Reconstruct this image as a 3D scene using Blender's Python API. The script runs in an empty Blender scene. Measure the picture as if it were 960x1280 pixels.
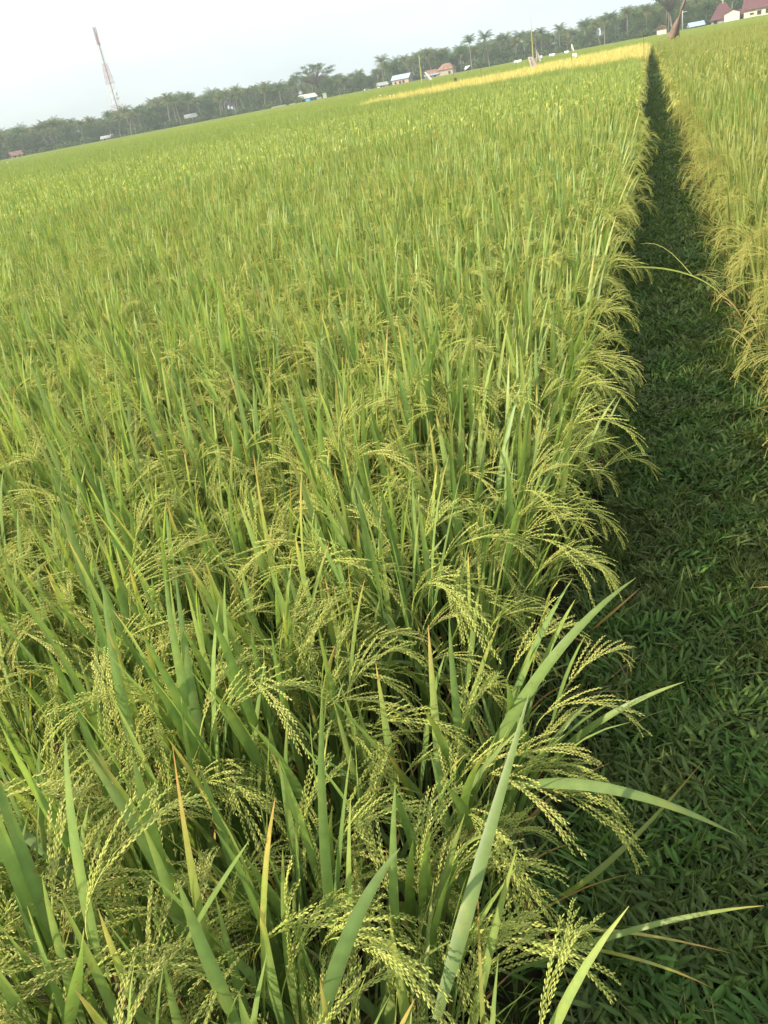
import bpy, math, random
import numpy as np
from mathutils import Vector, Matrix, Euler

rng = np.random.default_rng(7)
random.seed(7)
PI = math.pi
scene = bpy.context.scene
COL = scene.collection

# ------------------------------------------------------------------ camera
CAM_H = 1.68
FPX = 1000.0                      # focal length in pixels of the 960 x 1280 photograph
ROLL = math.radians(10.87)
PITCH = math.radians(27.68)
YAW = math.radians(21.3)          # heading turned to the left of the path (+Y)
f0 = Vector((-math.sin(YAW), math.cos(YAW), 0))
r0 = Vector((math.cos(YAW), math.sin(YAW), 0))
fw = f0 * math.cos(PITCH) - Vector((0, 0, 1)) * math.sin(PITCH)
u0 = f0 * math.sin(PITCH) + Vector((0, 0, 1)) * math.cos(PITCH)
cr = r0 * math.cos(ROLL) - u0 * math.sin(ROLL)
cu = r0 * math.sin(ROLL) + u0 * math.cos(ROLL)
CAMP = Vector((0, 0, CAM_H))
cam_d = bpy.data.cameras.new("camera")
cam = bpy.data.objects.new("camera", cam_d)
COL.objects.link(cam)
M = Matrix((cr, cu, -fw)).transposed().to_4x4()
M.translation = CAMP
cam.matrix_world = M
cam_d.sensor_fit = 'VERTICAL'
cam_d.sensor_height = 36.0
cam_d.lens = 36.0 * FPX / 1280.0
cam_d.clip_start = 0.05
cam_d.clip_end = 5000
scene.camera = cam

# ------------------------------------------------------------------ world, sun, exposure
SUN_EL = math.radians(33)
SUN_DIR = Vector((-0.78, -0.62, 0)).normalized()        # horizontal direction towards the sun
sdir = Vector((SUN_DIR.x * math.cos(SUN_EL), SUN_DIR.y * math.cos(SUN_EL), math.sin(SUN_EL)))
world = bpy.data.worlds.new("World")
scene.world = world
world.use_nodes = True
nt = world.node_tree
nt.nodes.clear()
wo = nt.nodes.new('ShaderNodeOutputWorld')
bg = nt.nodes.new('ShaderNodeBackground')
sky = nt.nodes.new('ShaderNodeTexSky')
sky.sky_type = 'NISHITA'
sky.sun_disc = False
sky.sun_elevation = SUN_EL
sky.sun_rotation = math.atan2(SUN_DIR.x, SUN_DIR.y)
sky.altitude = 0
sky.air_density = 1.0
sky.dust_density = 4.0
sky.ozone_density = 1.0
# thin high cloud veil over the blue
tc = nt.nodes.new('ShaderNodeTexCoord')
mp = nt.nodes.new('ShaderNodeMapping')
mp.inputs['Scale'].default_value = (1.0, 1.0, 3.2)
nz = nt.nodes.new('ShaderNodeTexNoise')
nz.inputs['Scale'].default_value = 1.7
nz.inputs['Detail'].default_value = 5
nz.inputs['Roughness'].default_value = 0.5
cr_ = nt.nodes.new('ShaderNodeValToRGB')
cr_.color_ramp.elements[0].position = 0.36
cr_.color_ramp.elements[0].color = (0.45, 0.45, 0.45, 1)
cr_.color_ramp.elements[1].position = 0.66
cr_.color_ramp.elements[1].color = (1, 1, 1, 1)
mx = nt.nodes.new('ShaderNodeMixRGB')
mx.inputs['Color2'].default_value = (6.9, 7.9, 8.5, 1)
nt.links.new(tc.outputs['Generated'], mp.inputs['Vector'])
nt.links.new(mp.outputs['Vector'], nz.inputs['Vector'])
nt.links.new(nz.outputs['Fac'], cr_.inputs['Fac'])
nt.links.new(cr_.outputs['Color'], mx.inputs['Fac'])
nt.links.new(sky.outputs['Color'], mx.inputs['Color1'])
nt.links.new(mx.outputs['Color'], bg.inputs['Color'])
bg.inputs['Strength'].default_value = 0.100
nt.links.new(bg.outputs['Background'], wo.inputs['Surface'])

sun_d = bpy.data.lights.new("sun", 'SUN')
sun_d.energy = 3.6
sun_d.angle = math.radians(0.8)
sun_d.color = (1.0, 0.90, 0.72)
sun = bpy.data.objects.new("sun", sun_d)
COL.objects.link(sun)
sun.rotation_euler = (-sdir).to_track_quat('-Z', 'Y').to_euler()

scene.view_settings.view_transform = 'Standard'
scene.view_settings.look = 'None'
scene.view_settings.exposure = 0.95
scene.view_settings.gamma = 1.0
scene.cycles.max_bounces = 6
scene.cycles.diffuse_bounces = 3
scene.cycles.glossy_bounces = 2
scene.cycles.transmission_bounces = 3
scene.cycles.volume_bounces = 0
scene.cycles.transparent_max_bounces = 4
scene.cycles.use_adaptive_sampling = True
scene.cycles.use_denoising = True

HAZE_DENSITY = 0.0005

# ------------------------------------------------------------------ helpers
def ray(px, py):
    x = (px - 480) / FPX
    y = (640 - py) / FPX
    return (fw + cr * x + cu * y)

def at(px, py, D):
    """point on the sight line of photo pixel (px,py) at horizontal distance D"""
    d = ray(px, py)
    return CAMP + d * (D / math.hypot(d.x, d.y))

def on_plane(px, py, z):
    d = ray(px, py)
    return CAMP + d * ((z - CAM_H) / d.z)

def hor(px):
    return 198 - 0.192 * px

def ground_at(px, D):
    p = at(px, hor(px), D)
    return Vector((p.x, p.y, 0))

def face_cam(p):
    d = math.hypot(p.x, p.y)
    return math.atan2(-p.x / d, p.y / d)

def project(p):
    d = Vector(p) - CAMP
    z = d.dot(fw)
    if z <= 0.02:
        return None
    return 480 + FPX * d.dot(cr) / z, 640 - FPX * d.dot(cu) / z, z

class MB:
    """collects geometry for ONE mesh"""
    def __init__(s):
        s.v = []; s.q = []; s.t = []; s.c = []; s.n = 0; s.qm = []; s.tm = []
    def add(s, v, q=None, t=None, c=(0, .5, 0), m=0):
        v = np.asarray(v, float).reshape(-1, 3)
        c = np.asarray(c, float)
        if c.ndim == 1:
            c = np.tile(c, (len(v), 1))
        if q is not None and len(q):
            q = np.asarray(q).reshape(-1, 4)
            s.q.append(q + s.n); s.qm.append(np.full(len(q), m))
        if t is not None and len(t):
            t = np.asarray(t).reshape(-1, 3)
            s.t.append(t + s.n); s.tm.append(np.full(len(t), m))
        s.v.append(v); s.c.append(c); s.n += len(v)
    def merge(s, o, R=None, T=None, m=0):
        v = np.concatenate(o.v)
        if R is not None:
            v = v @ np.asarray(R).T
        if T is not None:
            v = v + np.asarray(T)
        s.add(v, np.concatenate(o.q) if o.q else None, np.concatenate(o.t) if o.t else None, np.concatenate(o.c), m)
    def mesh(s, name, mats, smooth=True):
        me = bpy.data.meshes.new(name)
        v = np.concatenate(s.v); c = np.concatenate(s.c)
        q = np.concatenate(s.q) if s.q else np.zeros((0, 4), int)
        t = np.concatenate(s.t) if s.t else np.zeros((0, 3), int)
        qm = np.concatenate(s.qm) if s.q else np.zeros(0, int)
        tm = np.concatenate(s.tm) if s.t else np.zeros(0, int)
        me.vertices.add(len(v)); me.vertices.foreach_set('co', v.ravel().astype(np.float32))
        loops = np.concatenate([q.ravel(), t.ravel()]).astype(np.int32)
        me.loops.add(len(loops)); me.loops.foreach_set('vertex_index', loops)
        nf = len(q) + len(t)
        me.polygons.add(nf)
        ls = np.concatenate([np.arange(len(q)) * 4, len(q) * 4 + np.arange(len(t)) * 3]).astype(np.int32)
        me.polygons.foreach_set('loop_start', ls)
        me.polygons.foreach_set('loop_total', np.concatenate([np.full(len(q), 4), np.full(len(t), 3)]).astype(np.int32))
        me.polygons.foreach_set('material_index', np.concatenate([qm, tm]).astype(np.int32))
        me.polygons.foreach_set('use_smooth', np.full(nf, smooth))
        a = me.color_attributes.new('tint', 'FLOAT_COLOR', 'POINT')
        a.data.foreach_set('color', np.concatenate([c, np.ones((len(c), 1))], 1).ravel().astype(np.float32))
        for m in (mats if isinstance(mats, (list, tuple)) else [mats]):
            me.materials.append(m)
        me.update(calc_edges=True)
        me.validate()
        return me
    def box(s, lo, hi, R=None, T=None, c=(0, .5, 0), m=0):
        x0, y0, z0 = lo; x1, y1, z1 = hi
        v = np.array([[x0,y0,z0],[x1,y0,z0],[x1,y1,z0],[x0,y1,z0],[x0,y0,z1],[x1,y0,z1],[x1,y1,z1],[x0,y1,z1]], float)
        if R is not None: v = v @ np.asarray(R).T
        if T is not None: v = v + np.asarray(T)
        s.add(v, [[0,3,2,1],[4,5,6,7],[0,1,5,4],[1,2,6,5],[2,3,7,6],[3,0,4,7]], c=c, m=m)
    def tube(s, pts, rad, n=5, c=(0, .5, 0), m=0, cap=True):
        pts = np.asarray(pts, float); k = len(pts)
        rad = np.broadcast_to(np.asarray(rad, float), (k,))
        tg = np.gradient(pts, axis=0); tg /= np.linalg.norm(tg, axis=1)[:, None] + 1e-9
        ref = np.array([0, 0, 1.0]) if abs(tg[:, 2]).mean() < .8 else np.array([1.0, 0, 0])
        a = np.cross(tg, ref); a /= np.linalg.norm(a, axis=1)[:, None] + 1e-9
        b = np.cross(tg, a)
        th = np.arange(n) * 2 * PI / n
        v = pts[:, None] + rad[:, None, None] * (np.cos(th)[None, :, None] * a[:, None] + np.sin(th)[None, :, None] * b[:, None])
        q = []
        for i in range(k - 1):
            for j in range(n):
                q.append([i*n+j, i*n+(j+1) % n, (i+1)*n+(j+1) % n, (i+1)*n+j])
        vv = v.reshape(-1, 3); t = []
        if cap:
            vv = np.concatenate([vv, pts[-1:] , pts[:1]])
            for j in range(n):
                t.append([(k-1)*n+j, (k-1)*n+(j+1) % n, k*n]); t.append([(j+1) % n, j, k*n+1])
        if np.ndim(c) == 2:
            c = np.repeat(np.asarray(c), n, axis=0)
            if cap: c = np.concatenate([c, c[-1:], c[:1]])
        s.add(vv, q, t, c, m)

def link(name, me, parent=None, loc=(0, 0, 0), rot=(0, 0, 0), scale=(1, 1, 1)):
    o = bpy.data.objects.new(name, me)
    COL.objects.link(o)
    o.location = loc; o.rotation_euler = rot; o.scale = scale
    if parent is not None: o.parent = parent
    return o

def tag(o, label=None, cat=None, group=None, kind=None):
    if label: o['label'] = label
    if cat: o['category'] = cat
    if group: o['group'] = group
    if kind: o['kind'] = kind
    return o

def thing(name, label, cat, loc=(0, 0, 0), rotz=0, group=None, scale=1):
    o = link(name, None, None, loc, (0, 0, rotz), (scale,) * 3)
    o.empty_display_size = .1
    return tag(o, label, cat, group)

def copy_tree(src, loc, rot, scale=1, label=None, group=None):
    r = src.copy(); COL.objects.link(r)
    r.location = loc; r.rotation_euler = rot; r.scale = (scale,) * 3
    if label: r['label'] = label
    if group: r['group'] = group
    for ch in KIDS[src.name]:
        c = ch.copy(); COL.objects.link(c); c.parent = r
    return r
KIDS = {}

# ------------------------------------------------------------------ materials
def new_mat(name):
    m = bpy.data.materials.new(name); m.use_nodes = True
    n = m.node_tree.nodes; n.clear()
    return m, m.node_tree

def ramp(t, stops):
    r = t.nodes.new('ShaderNodeValToRGB')
    e = r.color_ramp.elements
    while len(e) < len(stops): e.new(0.5)
    for el, (p, c) in zip(e, stops):
        el.position = p; el.color = (*c, 1)
    return r

def plant_mat(name, stops, translucency=0.35, rough=0.5, spec=0.3, vary=0.35, patch=None, patch_scale=.12, spots=False):
    """colour from vertex 'tint' (r: dryness, g: brightness), each instance a little different, wide patches over the field"""
    m, t = new_mat(name)
    N = t.nodes.new; L = t.links.new
    out = N('ShaderNodeOutputMaterial')
    at_ = N('ShaderNodeAttribute'); at_.attribute_name = 'tint'
    sep = N('ShaderNodeSeparateColor'); L(at_.outputs['Color'], sep.inputs[0])
    oi = N('ShaderNodeObjectInfo')
    geo = N('ShaderNodeNewGeometry')
    # dryness + instance jitter
    j = N('ShaderNodeMath'); j.operation = 'MULTIPLY_ADD'; L(oi.outputs['Random'], j.inputs[0]); j.inputs[1].default_value = 0.12; L(sep.outputs[0], j.inputs[2])
    r = ramp(t, stops); L(j.outputs[0], r.inputs['Fac'])
    col = r.outputs['Color']
    if patch is not None:
        n1 = N('ShaderNodeTexNoise'); n1.inputs['Scale'].default_value = patch_scale; n1.inputs['Detail'].default_value = 4
        L(geo.outputs['Position'], n1.inputs['Vector'])
        rr = N('ShaderNodeMapRange'); L(n1.outputs['Fac'], rr.inputs[0])
        rr.inputs[1].default_value = .4; rr.inputs[2].default_value = .66; rr.inputs[3].default_value = 0; rr.inputs[4].default_value = .75
        mm = N('ShaderNodeMixRGB'); L(rr.outputs[0], mm.inputs['Fac']); L(col, mm.inputs['Color1']); mm.inputs['Color2'].default_value = (*patch, 1)
        mm.blend_type = 'MIX'
        col = mm.outputs['Color']
    # brightness
    b = N('ShaderNodeMath'); b.operation = 'MULTIPLY_ADD'; L(sep.outputs[1], b.inputs[0]); b.inputs[1].default_value = 2 * vary; b.inputs[2].default_value = 1 - vary
    n2 = N('ShaderNodeTexNoise'); n2.inputs['Scale'].default_value = 60; n2.inputs['Detail'].default_value = 2
    L(geo.outputs['Position'], n2.inputs['Vector'])
    b2 = N('ShaderNodeMath'); b2.operation = 'MULTIPLY_ADD'; L(n2.outputs['Fac'], b2.inputs[0]); b2.inputs[1].default_value = .5; b2.inputs[2].default_value = .75
    b3 = N('ShaderNodeMath'); b3.operation = 'MULTIPLY'; L(b.outputs[0], b3.inputs[0]); L(b2.outputs[0], b3.inputs[1])
    if spots:
        n3 = N('ShaderNodeTexNoise'); n3.inputs['Scale'].default_value = 95; n3.inputs['Detail'].default_value = 3
        tcx = N('ShaderNodeTexCoord'); L(tcx.outputs['Object'], n3.inputs['Vector'])
        sr = N('ShaderNodeMapRange'); L(n3.outputs['Fac'], sr.inputs[0]); sr.inputs[1].default_value = .67; sr.inputs[2].default_value = .72; sr.inputs[3].default_value = 0; sr.inputs[4].default_value = .8
        sm = N('ShaderNodeMixRGB'); L(sr.outputs[0], sm.inputs['Fac']); L(col, sm.inputs['Color1']); sm.inputs['Color2'].default_value = (.26, .15, .05, 1)
        col = sm.outputs['Color']
        n4 = N('ShaderNodeTexNoise'); n4.inputs['Scale'].default_value = 11; n4.inputs['Detail'].default_value = 3
        L(tcx.outputs['Object'], n4.inputs['Vector'])
        yr = N('ShaderNodeMapRange'); L(n4.outputs['Fac'], yr.inputs[0]); yr.inputs[1].default_value = .52; yr.inputs[2].default_value = .75; yr.inputs[3].default_value = 0; yr.inputs[4].default_value = .7
        ym = N('ShaderNodeMixRGB'); L(yr.outputs[0], ym.inputs['Fac']); L(col, ym.inputs['Color1']); ym.inputs['Color2'].default_value = (.34, .37, .09, 1)
        col = ym.outputs['Color']
    mu = N('ShaderNodeVectorMath'); mu.operation = 'SCALE'; L(col, mu.inputs[0]); L(b3.outputs[0], mu.inputs['Scale'])
    p = N('ShaderNodeBsdfPrincipled'); L(mu.outputs[0], p.inputs['Base Color'])
    p.inputs['Roughness'].default_value = rough
    p.inputs['Specular IOR Level'].default_value = spec
    if translucency > 0:
        tr = N('ShaderNodeBsdfTranslucent')
        tm = N('ShaderNodeMixRGB'); tm.blend_type = 'MULTIPLY'; tm.inputs['Fac'].default_value = 1
        L(mu.outputs[0], tm.inputs['Color1']); tm.inputs['Color2'].default_value = (1.1, 1.2, .62, 1)
        L(tm.outputs['Color'], tr.inputs['Color'])
        ms = N('ShaderNodeMixShader'); ms.inputs[0].default_value = translucency
        L(p.outputs[0], ms.inputs[1]); L(tr.outputs[0], ms.inputs[2]); L(ms.outputs[0], out.inputs['Surface'])
    else:
        L(p.outputs[0], out.inputs['Surface'])
    return m

def simple_mat(name, color, rough=.8, spec=.3, noise=0.0, nscale=3.0, color2=None, metal=0.0, bump=0.0, mapping=(1, 1, 1)):
    m, t = new_mat(name)
    N = t.nodes.new; L = t.links.new
    out = N('ShaderNodeOutputMaterial'); p = N('ShaderNodeBsdfPrincipled')
    p.inputs['Roughness'].default_value = rough; p.inputs['Specular IOR Level'].default_value = spec; p.inputs['Metallic'].default_value = metal
    tc = N('ShaderNodeTexCoord'); mp = N('ShaderNodeMapping'); mp.inputs['Scale'].default_value = mapping
    L(tc.outputs['Object'], mp.inputs['Vector'])
    n = N('ShaderNodeTexNoise'); n.inputs['Scale'].default_value = nscale; n.inputs['Detail'].default_value = 6
    L(mp.outputs['Vector'], n.inputs['Vector'])
    c2 = color2 if color2 else tuple(c * (1 - noise) for c in color)
    r = ramp(t, [(.35, c2), (.65, color)]); L(n.outputs['Fac'], r.inputs['Fac'])
    L(r.outputs['Color'], p.inputs['Base Color'])
    if bump:
        b = N('ShaderNodeBump'); b.inputs['Strength'].default_value = bump; b.inputs['Distance'].default_value = .02
        L(n.outputs['Fac'], b.inputs['Height']); L(b.outputs[0], p.inputs['Normal'])
    L(p.outputs[0], out.inputs['Surface'])
    return m

G_STOPS = [(0.0, (.150, .238, .072)), (.25, (.245, .320, .092)), (.5, (.33, .36, .085)), (.75, (.52, .38, .11)), (1.0, (.52, .26, .10))]
M_leaf = plant_mat('rice_leaf', G_STOPS, .42, .42, .38, .35, patch=(.285, .345, .11), patch_scale=.16, spots=True)
M_grain = plant_mat('rice_grain', [(0, (.45, .50, .11)), (.4, (.59, .59, .16)), (.75, (.64, .56, .20)), (1, (.52, .40, .17))], .22, .6, .2, .25)
M_grainR = plant_mat('ripe_grain', [(0, (.42, .46, .11)), (.5, (.54, .50, .15)), (1, (.52, .38, .14))], .25, .6, .2, .3)
R_STOPS = [(0.0, (.14, .215, .055)), (.3, (.20, .27, .065)), (.55, (.28, .31, .08)), (.8, (.46, .37, .13)), (1.0, (.44, .27, .11))]
M_leafR = plant_mat('ripening_leaf', R_STOPS, .4, .45, .35, .35, patch=(.30, .31, .10), patch_scale=.2)
M_gold = plant_mat('golden_leaf', [(0, (.60, .54, .18)), (1, (.70, .58, .24))], .35, .5, .2, .2)
M_far = plant_mat('far_rice_leaf', [(0, (.21, .30, .085)), (.4, (.30, .36, .095)), (1, (.38, .39, .11))], .4, .5, .2, .25, patch=(.36, .40, .105), patch_scale=.018)
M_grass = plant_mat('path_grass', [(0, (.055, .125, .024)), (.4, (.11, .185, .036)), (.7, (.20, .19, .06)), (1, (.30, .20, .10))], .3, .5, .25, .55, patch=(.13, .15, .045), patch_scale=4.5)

# ------------------------------------------------------------------ rice geometry
def leaf(mb, base, az, th0, bend, L, W, dry=0.1, tipdry=.15, bright=.5, N=8, fold=.25, twist=0.0, pw=1.6, flat=False, m=0, side=0.0):
    t = np.linspace(0, 1, N + 1)
    th = th0 + bend * t ** pw
    azs = az + side * t ** 1.5
    d = np.stack([np.sin(th) * np.cos(azs), np.sin(th) * np.sin(azs), np.cos(th)], 1)
    mid = (d[1:] + d[:-1]) / 2
    mid /= np.linalg.norm(mid, axis=1)[:, None]
    P = np.concatenate([[np.zeros(3)], np.cumsum(mid * L / N, axis=0)]) + np.asarray(base)
    w = W * np.minimum(1, .45 + 1.6 * t) * np.clip(1 - t ** 2.2, 0, 1) ** .8 * .5
    w[-1] = .0003
    side_v = np.stack([-np.sin(azs), np.cos(azs), np.zeros(N + 1)], 1)
    up_v = np.cross(side_v, d)
    tw = twist * t + rng.normal(0, .15)
    s2 = side_v * np.cos(tw)[:, None] + up_v * np.sin(tw)[:, None]
    nrm = np.cross(s2, d)
    col = np.stack([np.clip(dry + tipdry * t ** 3, 0, 1), np.full(N + 1, bright), np.zeros(N + 1)], 1)
    if flat:
        v = np.stack([P - s2 * w[:, None], P + s2 * w[:, None]], 1).reshape(-1, 3)
        i = np.arange(N) * 2
        q = np.stack([i, i + 1, i + 3, i + 2], 1)
        mb.add(v, q, c=np.repeat(col, 2, 0), m=m)
    else:
        e = nrm * (w * fold)[:, None]
        v = np.stack([P - s2 * w[:, None] + e, P, P + s2 * w[:, None] + e], 1).reshape(-1, 3)
        i = np.arange(N) * 3
        q = np.concatenate([np.stack([i, i + 1, i + 4, i + 3], 1), np.stack([i + 1, i + 2, i + 5, i + 4], 1)])
        c3 = np.repeat(col, 3, 0)
        c3[1::3, 1] += .18          # paler midrib
        mb.add(v, q, c=c3, m=m)
    return P

GV = None
def grain_template():
    v = [[0, 0, 0]]
    for x, r in ((.28, .85), (.68, 1.0)):
        for k in range(4):
            a = k * PI / 2
            v.append([x, math.cos(a) * r * .5, math.sin(a) * r * .36])
    v.append([1, 0, 0])
    t = []; q = []
    for k in range(4):
        k2 = (k + 1) % 4
        t.append([0, 1 + k2, 1 + k]); q.append([1 + k, 1 + k2, 5 + k2, 5 + k]); t.append([5 + k, 5 + k2, 9])
    return np.array(v, float), np.array(q), np.array(t)
GV, GQ, GT = grain_template()

def add_grains(mb, P, D, Ln, Wd, col, m=0):
    """P (n,3) base, D (n,3) unit direction"""
    n = len(P)
    ref = rng.normal(size=(n, 3))
    a = np.cross(D, ref); a /= np.linalg.norm(a, axis=1)[:, None] + 1e-9
    b = np.cross(D, a)
    v = P[:, None] + GV[None, :, 0:1] * (D * Ln[:, None])[:, None] + GV[None, :, 1:2] * (a * Wd[:, None])[:, None] + GV[None, :, 2:3] * (b * Wd[:, None])[:, None]
    off = (np.arange(n) * len(GV))[:, None, None]
    q = (GQ[None] + off).reshape(-1, 4); t = (GT[None] + off).reshape(-1, 3)
    mb.add(v.reshape(-1, 3), q, t, np.repeat(col, len(GV), 0), m)

def panicle_mb(droop=2.0, th0=.25, L=.22, nb=10, ripe=.2, gl=.0074, gw=.0021, light=False, spread=.32):
    """arching head of grain: neck at the origin, bows towards +X"""
    mb = MB()
    N = 14
    t = np.linspace(0, 1, N + 1)
    th = th0 + droop * t ** .95
    d = np.stack([np.sin(th), np.zeros(N + 1), np.cos(th)], 1)
    P = np.concatenate([[np.zeros(3)], np.cumsum((d[1:] + d[:-1]) / 2 * L / N, axis=0)])
    if not light:
        mb.tube(P, np.linspace(.0012, .0005, N + 1), 3, c=(.1, .5, 0), cap=False)
    gp = []; gd = []
    br = np.linspace(.10, .93, nb)
    for bi, tb in enumerate(list(br) + [1.0]):
        f = tb * N; i = min(int(f), N - 1); u = f - i
        p0 = P[i] * (1 - u) + P[i + 1] * u
        thb = th0 + droop * tb ** .95
        Lb = (.115 - .055 * tb) * rng.uniform(.8, 1.15)
        s = (1 if bi % 2 else -1) * rng.uniform(.25, 1.0) * spread * (1.0 if tb < 1 else .2)
        nseg = 6
        thk = thb + rng.uniform(-.25, .05) + np.linspace(0, .45, nseg) * (1 if thb < 2.4 else .3)
        thk = np.minimum(thk, 3.0)
        yy = s * np.linspace(1, .55, nseg)
        bd = np.stack([np.sin(thk) * np.cos(yy), np.sin(yy) * np.maximum(.35, np.sin(thk)), np.cos(thk)], 1)
        bd /= np.linalg.norm(bd, axis=1)[:, None]
        bp = np.concatenate([[p0], p0 + np.cumsum(bd * Lb / nseg, axis=0)])
        if light:
            a = np.cross(bd, [0, 0, 1.0]); a /= np.linalg.norm(a, axis=1)[:, None] + 1e-6
            a = np.concatenate([a[:1], a])
            wv = np.array([.0015, .0035, .004, .004, .0036, .003, .0005]) * 1.2
            v = np.stack([bp - a * wv[:, None], bp + a * wv[:, None]], 1).reshape(-1, 3)
            i = np.arange(nseg) * 2
            mb.add(v, np.stack([i, i + 1, i + 3, i + 2], 1), c=(np.clip(ripe + rng.normal(0, .1), 0, 1), rng.uniform(.3, .7), 0))
            continue
        mb.tube(bp, .0004, 3, c=(.1, .5, 0), cap=False)
        ng = int(Lb / .0049) + 2
        tt = np.linspace(.12, 1, ng)
        for k, tk in enumerate(tt):
            f = tk * nseg; i = min(int(f), nseg - 1); u = f - i
            pp = bp[i] * (1 - u) + bp[i + 1] * u
            dd = bd[i]
            sd = np.cross(dd, [0, 0, 1.0]); sd /= np.linalg.norm(sd) + 1e-6
            sg = 1 if k % 2 else -1
            dd = dd + sd * sg * .17 + rng.normal(0, .08, 3); dd /= np.linalg.norm(dd)
            gp.append(pp + sd * sg * .0009); gd.append(dd)
    if not light:
        n = len(gp)
        col = np.stack([np.clip(ripe + rng.normal(0, .2, n) + (rng.random(n) < .05) * .5, 0, 1), rng.uniform(.25, .8, n), np.zeros(n)], 1)
        add_grains(mb, np.array(gp), np.array(gd), gl * rng.uniform(.88, 1.12, n), gw * rng.uniform(.85, 1.1, n), col)
    return mb

def rice_plant_parts(kind='inner', ripe=0.0, light=False, nt=13):
    """returns leaf MB, culm MB and a list of panicle placements (loc, az, tilt, scale)"""
    lv = MB(); cu_ = MB(); pan = []
    N = 4 if light else 8
    edge = kind == 'edge'
    for k in range(nt):
        az = k * 2 * PI / nt + rng.normal(0, .35)
        if edge and rng.random() < .55:
            az = rng.normal(0, .75)
        lean = abs(rng.normal(.10, .06)) + (.10 if edge and abs(az) < 1.2 else 0)
        br = rng.uniform(.015, .075)
        base = np.array([math.cos(az) * br, math.sin(az) * br, 0])
        H = rng.uniform(.57, .74) - (.04 if edge else 0)
        n = 4
        t = np.linspace(0, 1, n + 1)
        th = lean * (.4 + .9 * t)
        d = np.stack([np.sin(th) * math.cos(az), np.sin(th) * math.sin(az), np.cos(th)], 1)
        P = np.concatenate([[base], base + np.cumsum((d[1:] + d[:-1]) / 2 * H / n, axis=0)])
        bright = rng.uniform(.2, .8)
        cu_.tube(P, np.linspace(.0034, .0016, n + 1), 3, c=(.12 + ripe * .4, bright, 0), cap=False)
        # leaves up the culm
        nl = 3
        for j in range(nl):
            hf = .22 + .62 * j / max(1, nl - 1)
            p = P[min(int(hf * n), n - 1)] * (1 - (hf * n) % 1) + P[min(int(hf * n) + 1, n)] * ((hf * n) % 1)
            la = az + rng.normal(0, .9) + (j % 2) * PI * .9
            if edge and rng.random() < .5: la = rng.normal(0, .7)
            flag = j == nl - 1
            dry = max(0, rng.normal(.06 + ripe * .45, .07))
            tipdry = rng.choice([.08, .35, .75], p=[.5, .33, .17])
            if j == 0:
                if rng.random() < .55: dry = rng.uniform(.5, 1)
                leaf(lv, p, la, rng.uniform(.3, .7), rng.uniform(.6, 1.7), rng.uniform(.22, .36), rng.uniform(.007, .010), dry, .3, rng.uniform(.2, .7), N, twist=rng.normal(0, 1.2), flat=light)
            elif flag:
                leaf(lv, p, la, abs(rng.normal(.10, .10)) + (.12 if edge else 0), rng.uniform(.02, .38) * (2.0 if edge and rng.random() < .4 else 1), rng.uniform(.27, .42), rng.uniform(.016, .0235), dry, tipdry, rng.uniform(.25, .9), N, twist=rng.normal(0, .5), flat=light, pw=2.0)
            else:
                leaf(lv, p, la, abs(rng.normal(.20, .10)), rng.uniform(.08, .6) * (1.9 if edge else 1), rng.uniform(.32, .50), rng.uniform(.013, .021), dry, tipdry, rng.uniform(.15, .8), N, twist=rng.normal(0, .7), flat=light, pw=1.8)
        if k % 6 != 5:
            pa = az + rng.normal(0, .6)
            if edge and rng.random() < .6: pa = rng.normal(0, .6)
            pan.append((P[-1], pa, rng.uniform(-.15, .25), rng.uniform(.85, 1.12)))
    return lv, cu_, pan

def rz(a):
    c, s = math.cos(a), math.sin(a)
    return np.array([[c, -s, 0], [s, c, 0], [0, 0, 1.0]])
def ry(a):
    c, s = math.cos(a), math.sin(a)
    return np.array([[c, 0, s], [0, 1, 0], [-s, 0, c]])

# panicle variants
pan_green = [panicle_mb(rng.uniform(1.7, 2.6), rng.uniform(.05, .4), rng.uniform(.19, .25), int(rng.integers(13, 18)), ripe=rng.uniform(.0, .6)) for _ in range(8)]
pan_young = [panicle_mb(rng.uniform(.15, .5), .05, .19, 9, ripe=.02, spread=.12) for _ in range(2)]
pan_ripe = [panicle_mb(rng.uniform(2.1, 2.8), rng.uniform(.2, .5), rng.uniform(.19, .24), 11, ripe=rng.uniform(.1, .6)) for _ in range(5)]
pan_lite = [panicle_mb(rng.uniform(1.9, 2.7), .3, .22, 9, ripe=.3, light=True) for _ in range(4)]
PG = [p.mesh('panicle', M_grain) for p in pan_green + pan_young]
PR = [p.mesh('panicle', M_grainR) for p in pan_ripe]
pan_all = pan_green + pan_young

def proto_plant(kind, ripe=0.0):
    lv, cu_, pan = rice_plant_parts(kind, ripe)
    mats = (M_leafR, M_grainR) if ripe else (M_leaf, M_grain)
    picks = []
    for (p, a, tl, s) in pan:
        if ripe: i = int(rng.integers(len(pan_ripe)))
        else: i = int(rng.integers(8)) if rng.random() < .93 else 8 + int(rng.integers(2))
        picks.append((i, p, a, tl, s))
    whole = MB()
    whole.merge(lv, m=0); whole.merge(cu_, m=0)
    src = pan_ripe if ripe else pan_all
    for (i, p, a, tl, s) in picks:
        whole.merge(src[i], rz(a) @ ry(tl) * s, p, m=1)
    return dict(leaf=lv.mesh('leaf_blades', mats[0]), culm=cu_.mesh('culms', mats[0]), pan=picks, whole=whole.mesh('rice_hill', list(mats)), ripe=ripe)

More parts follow.
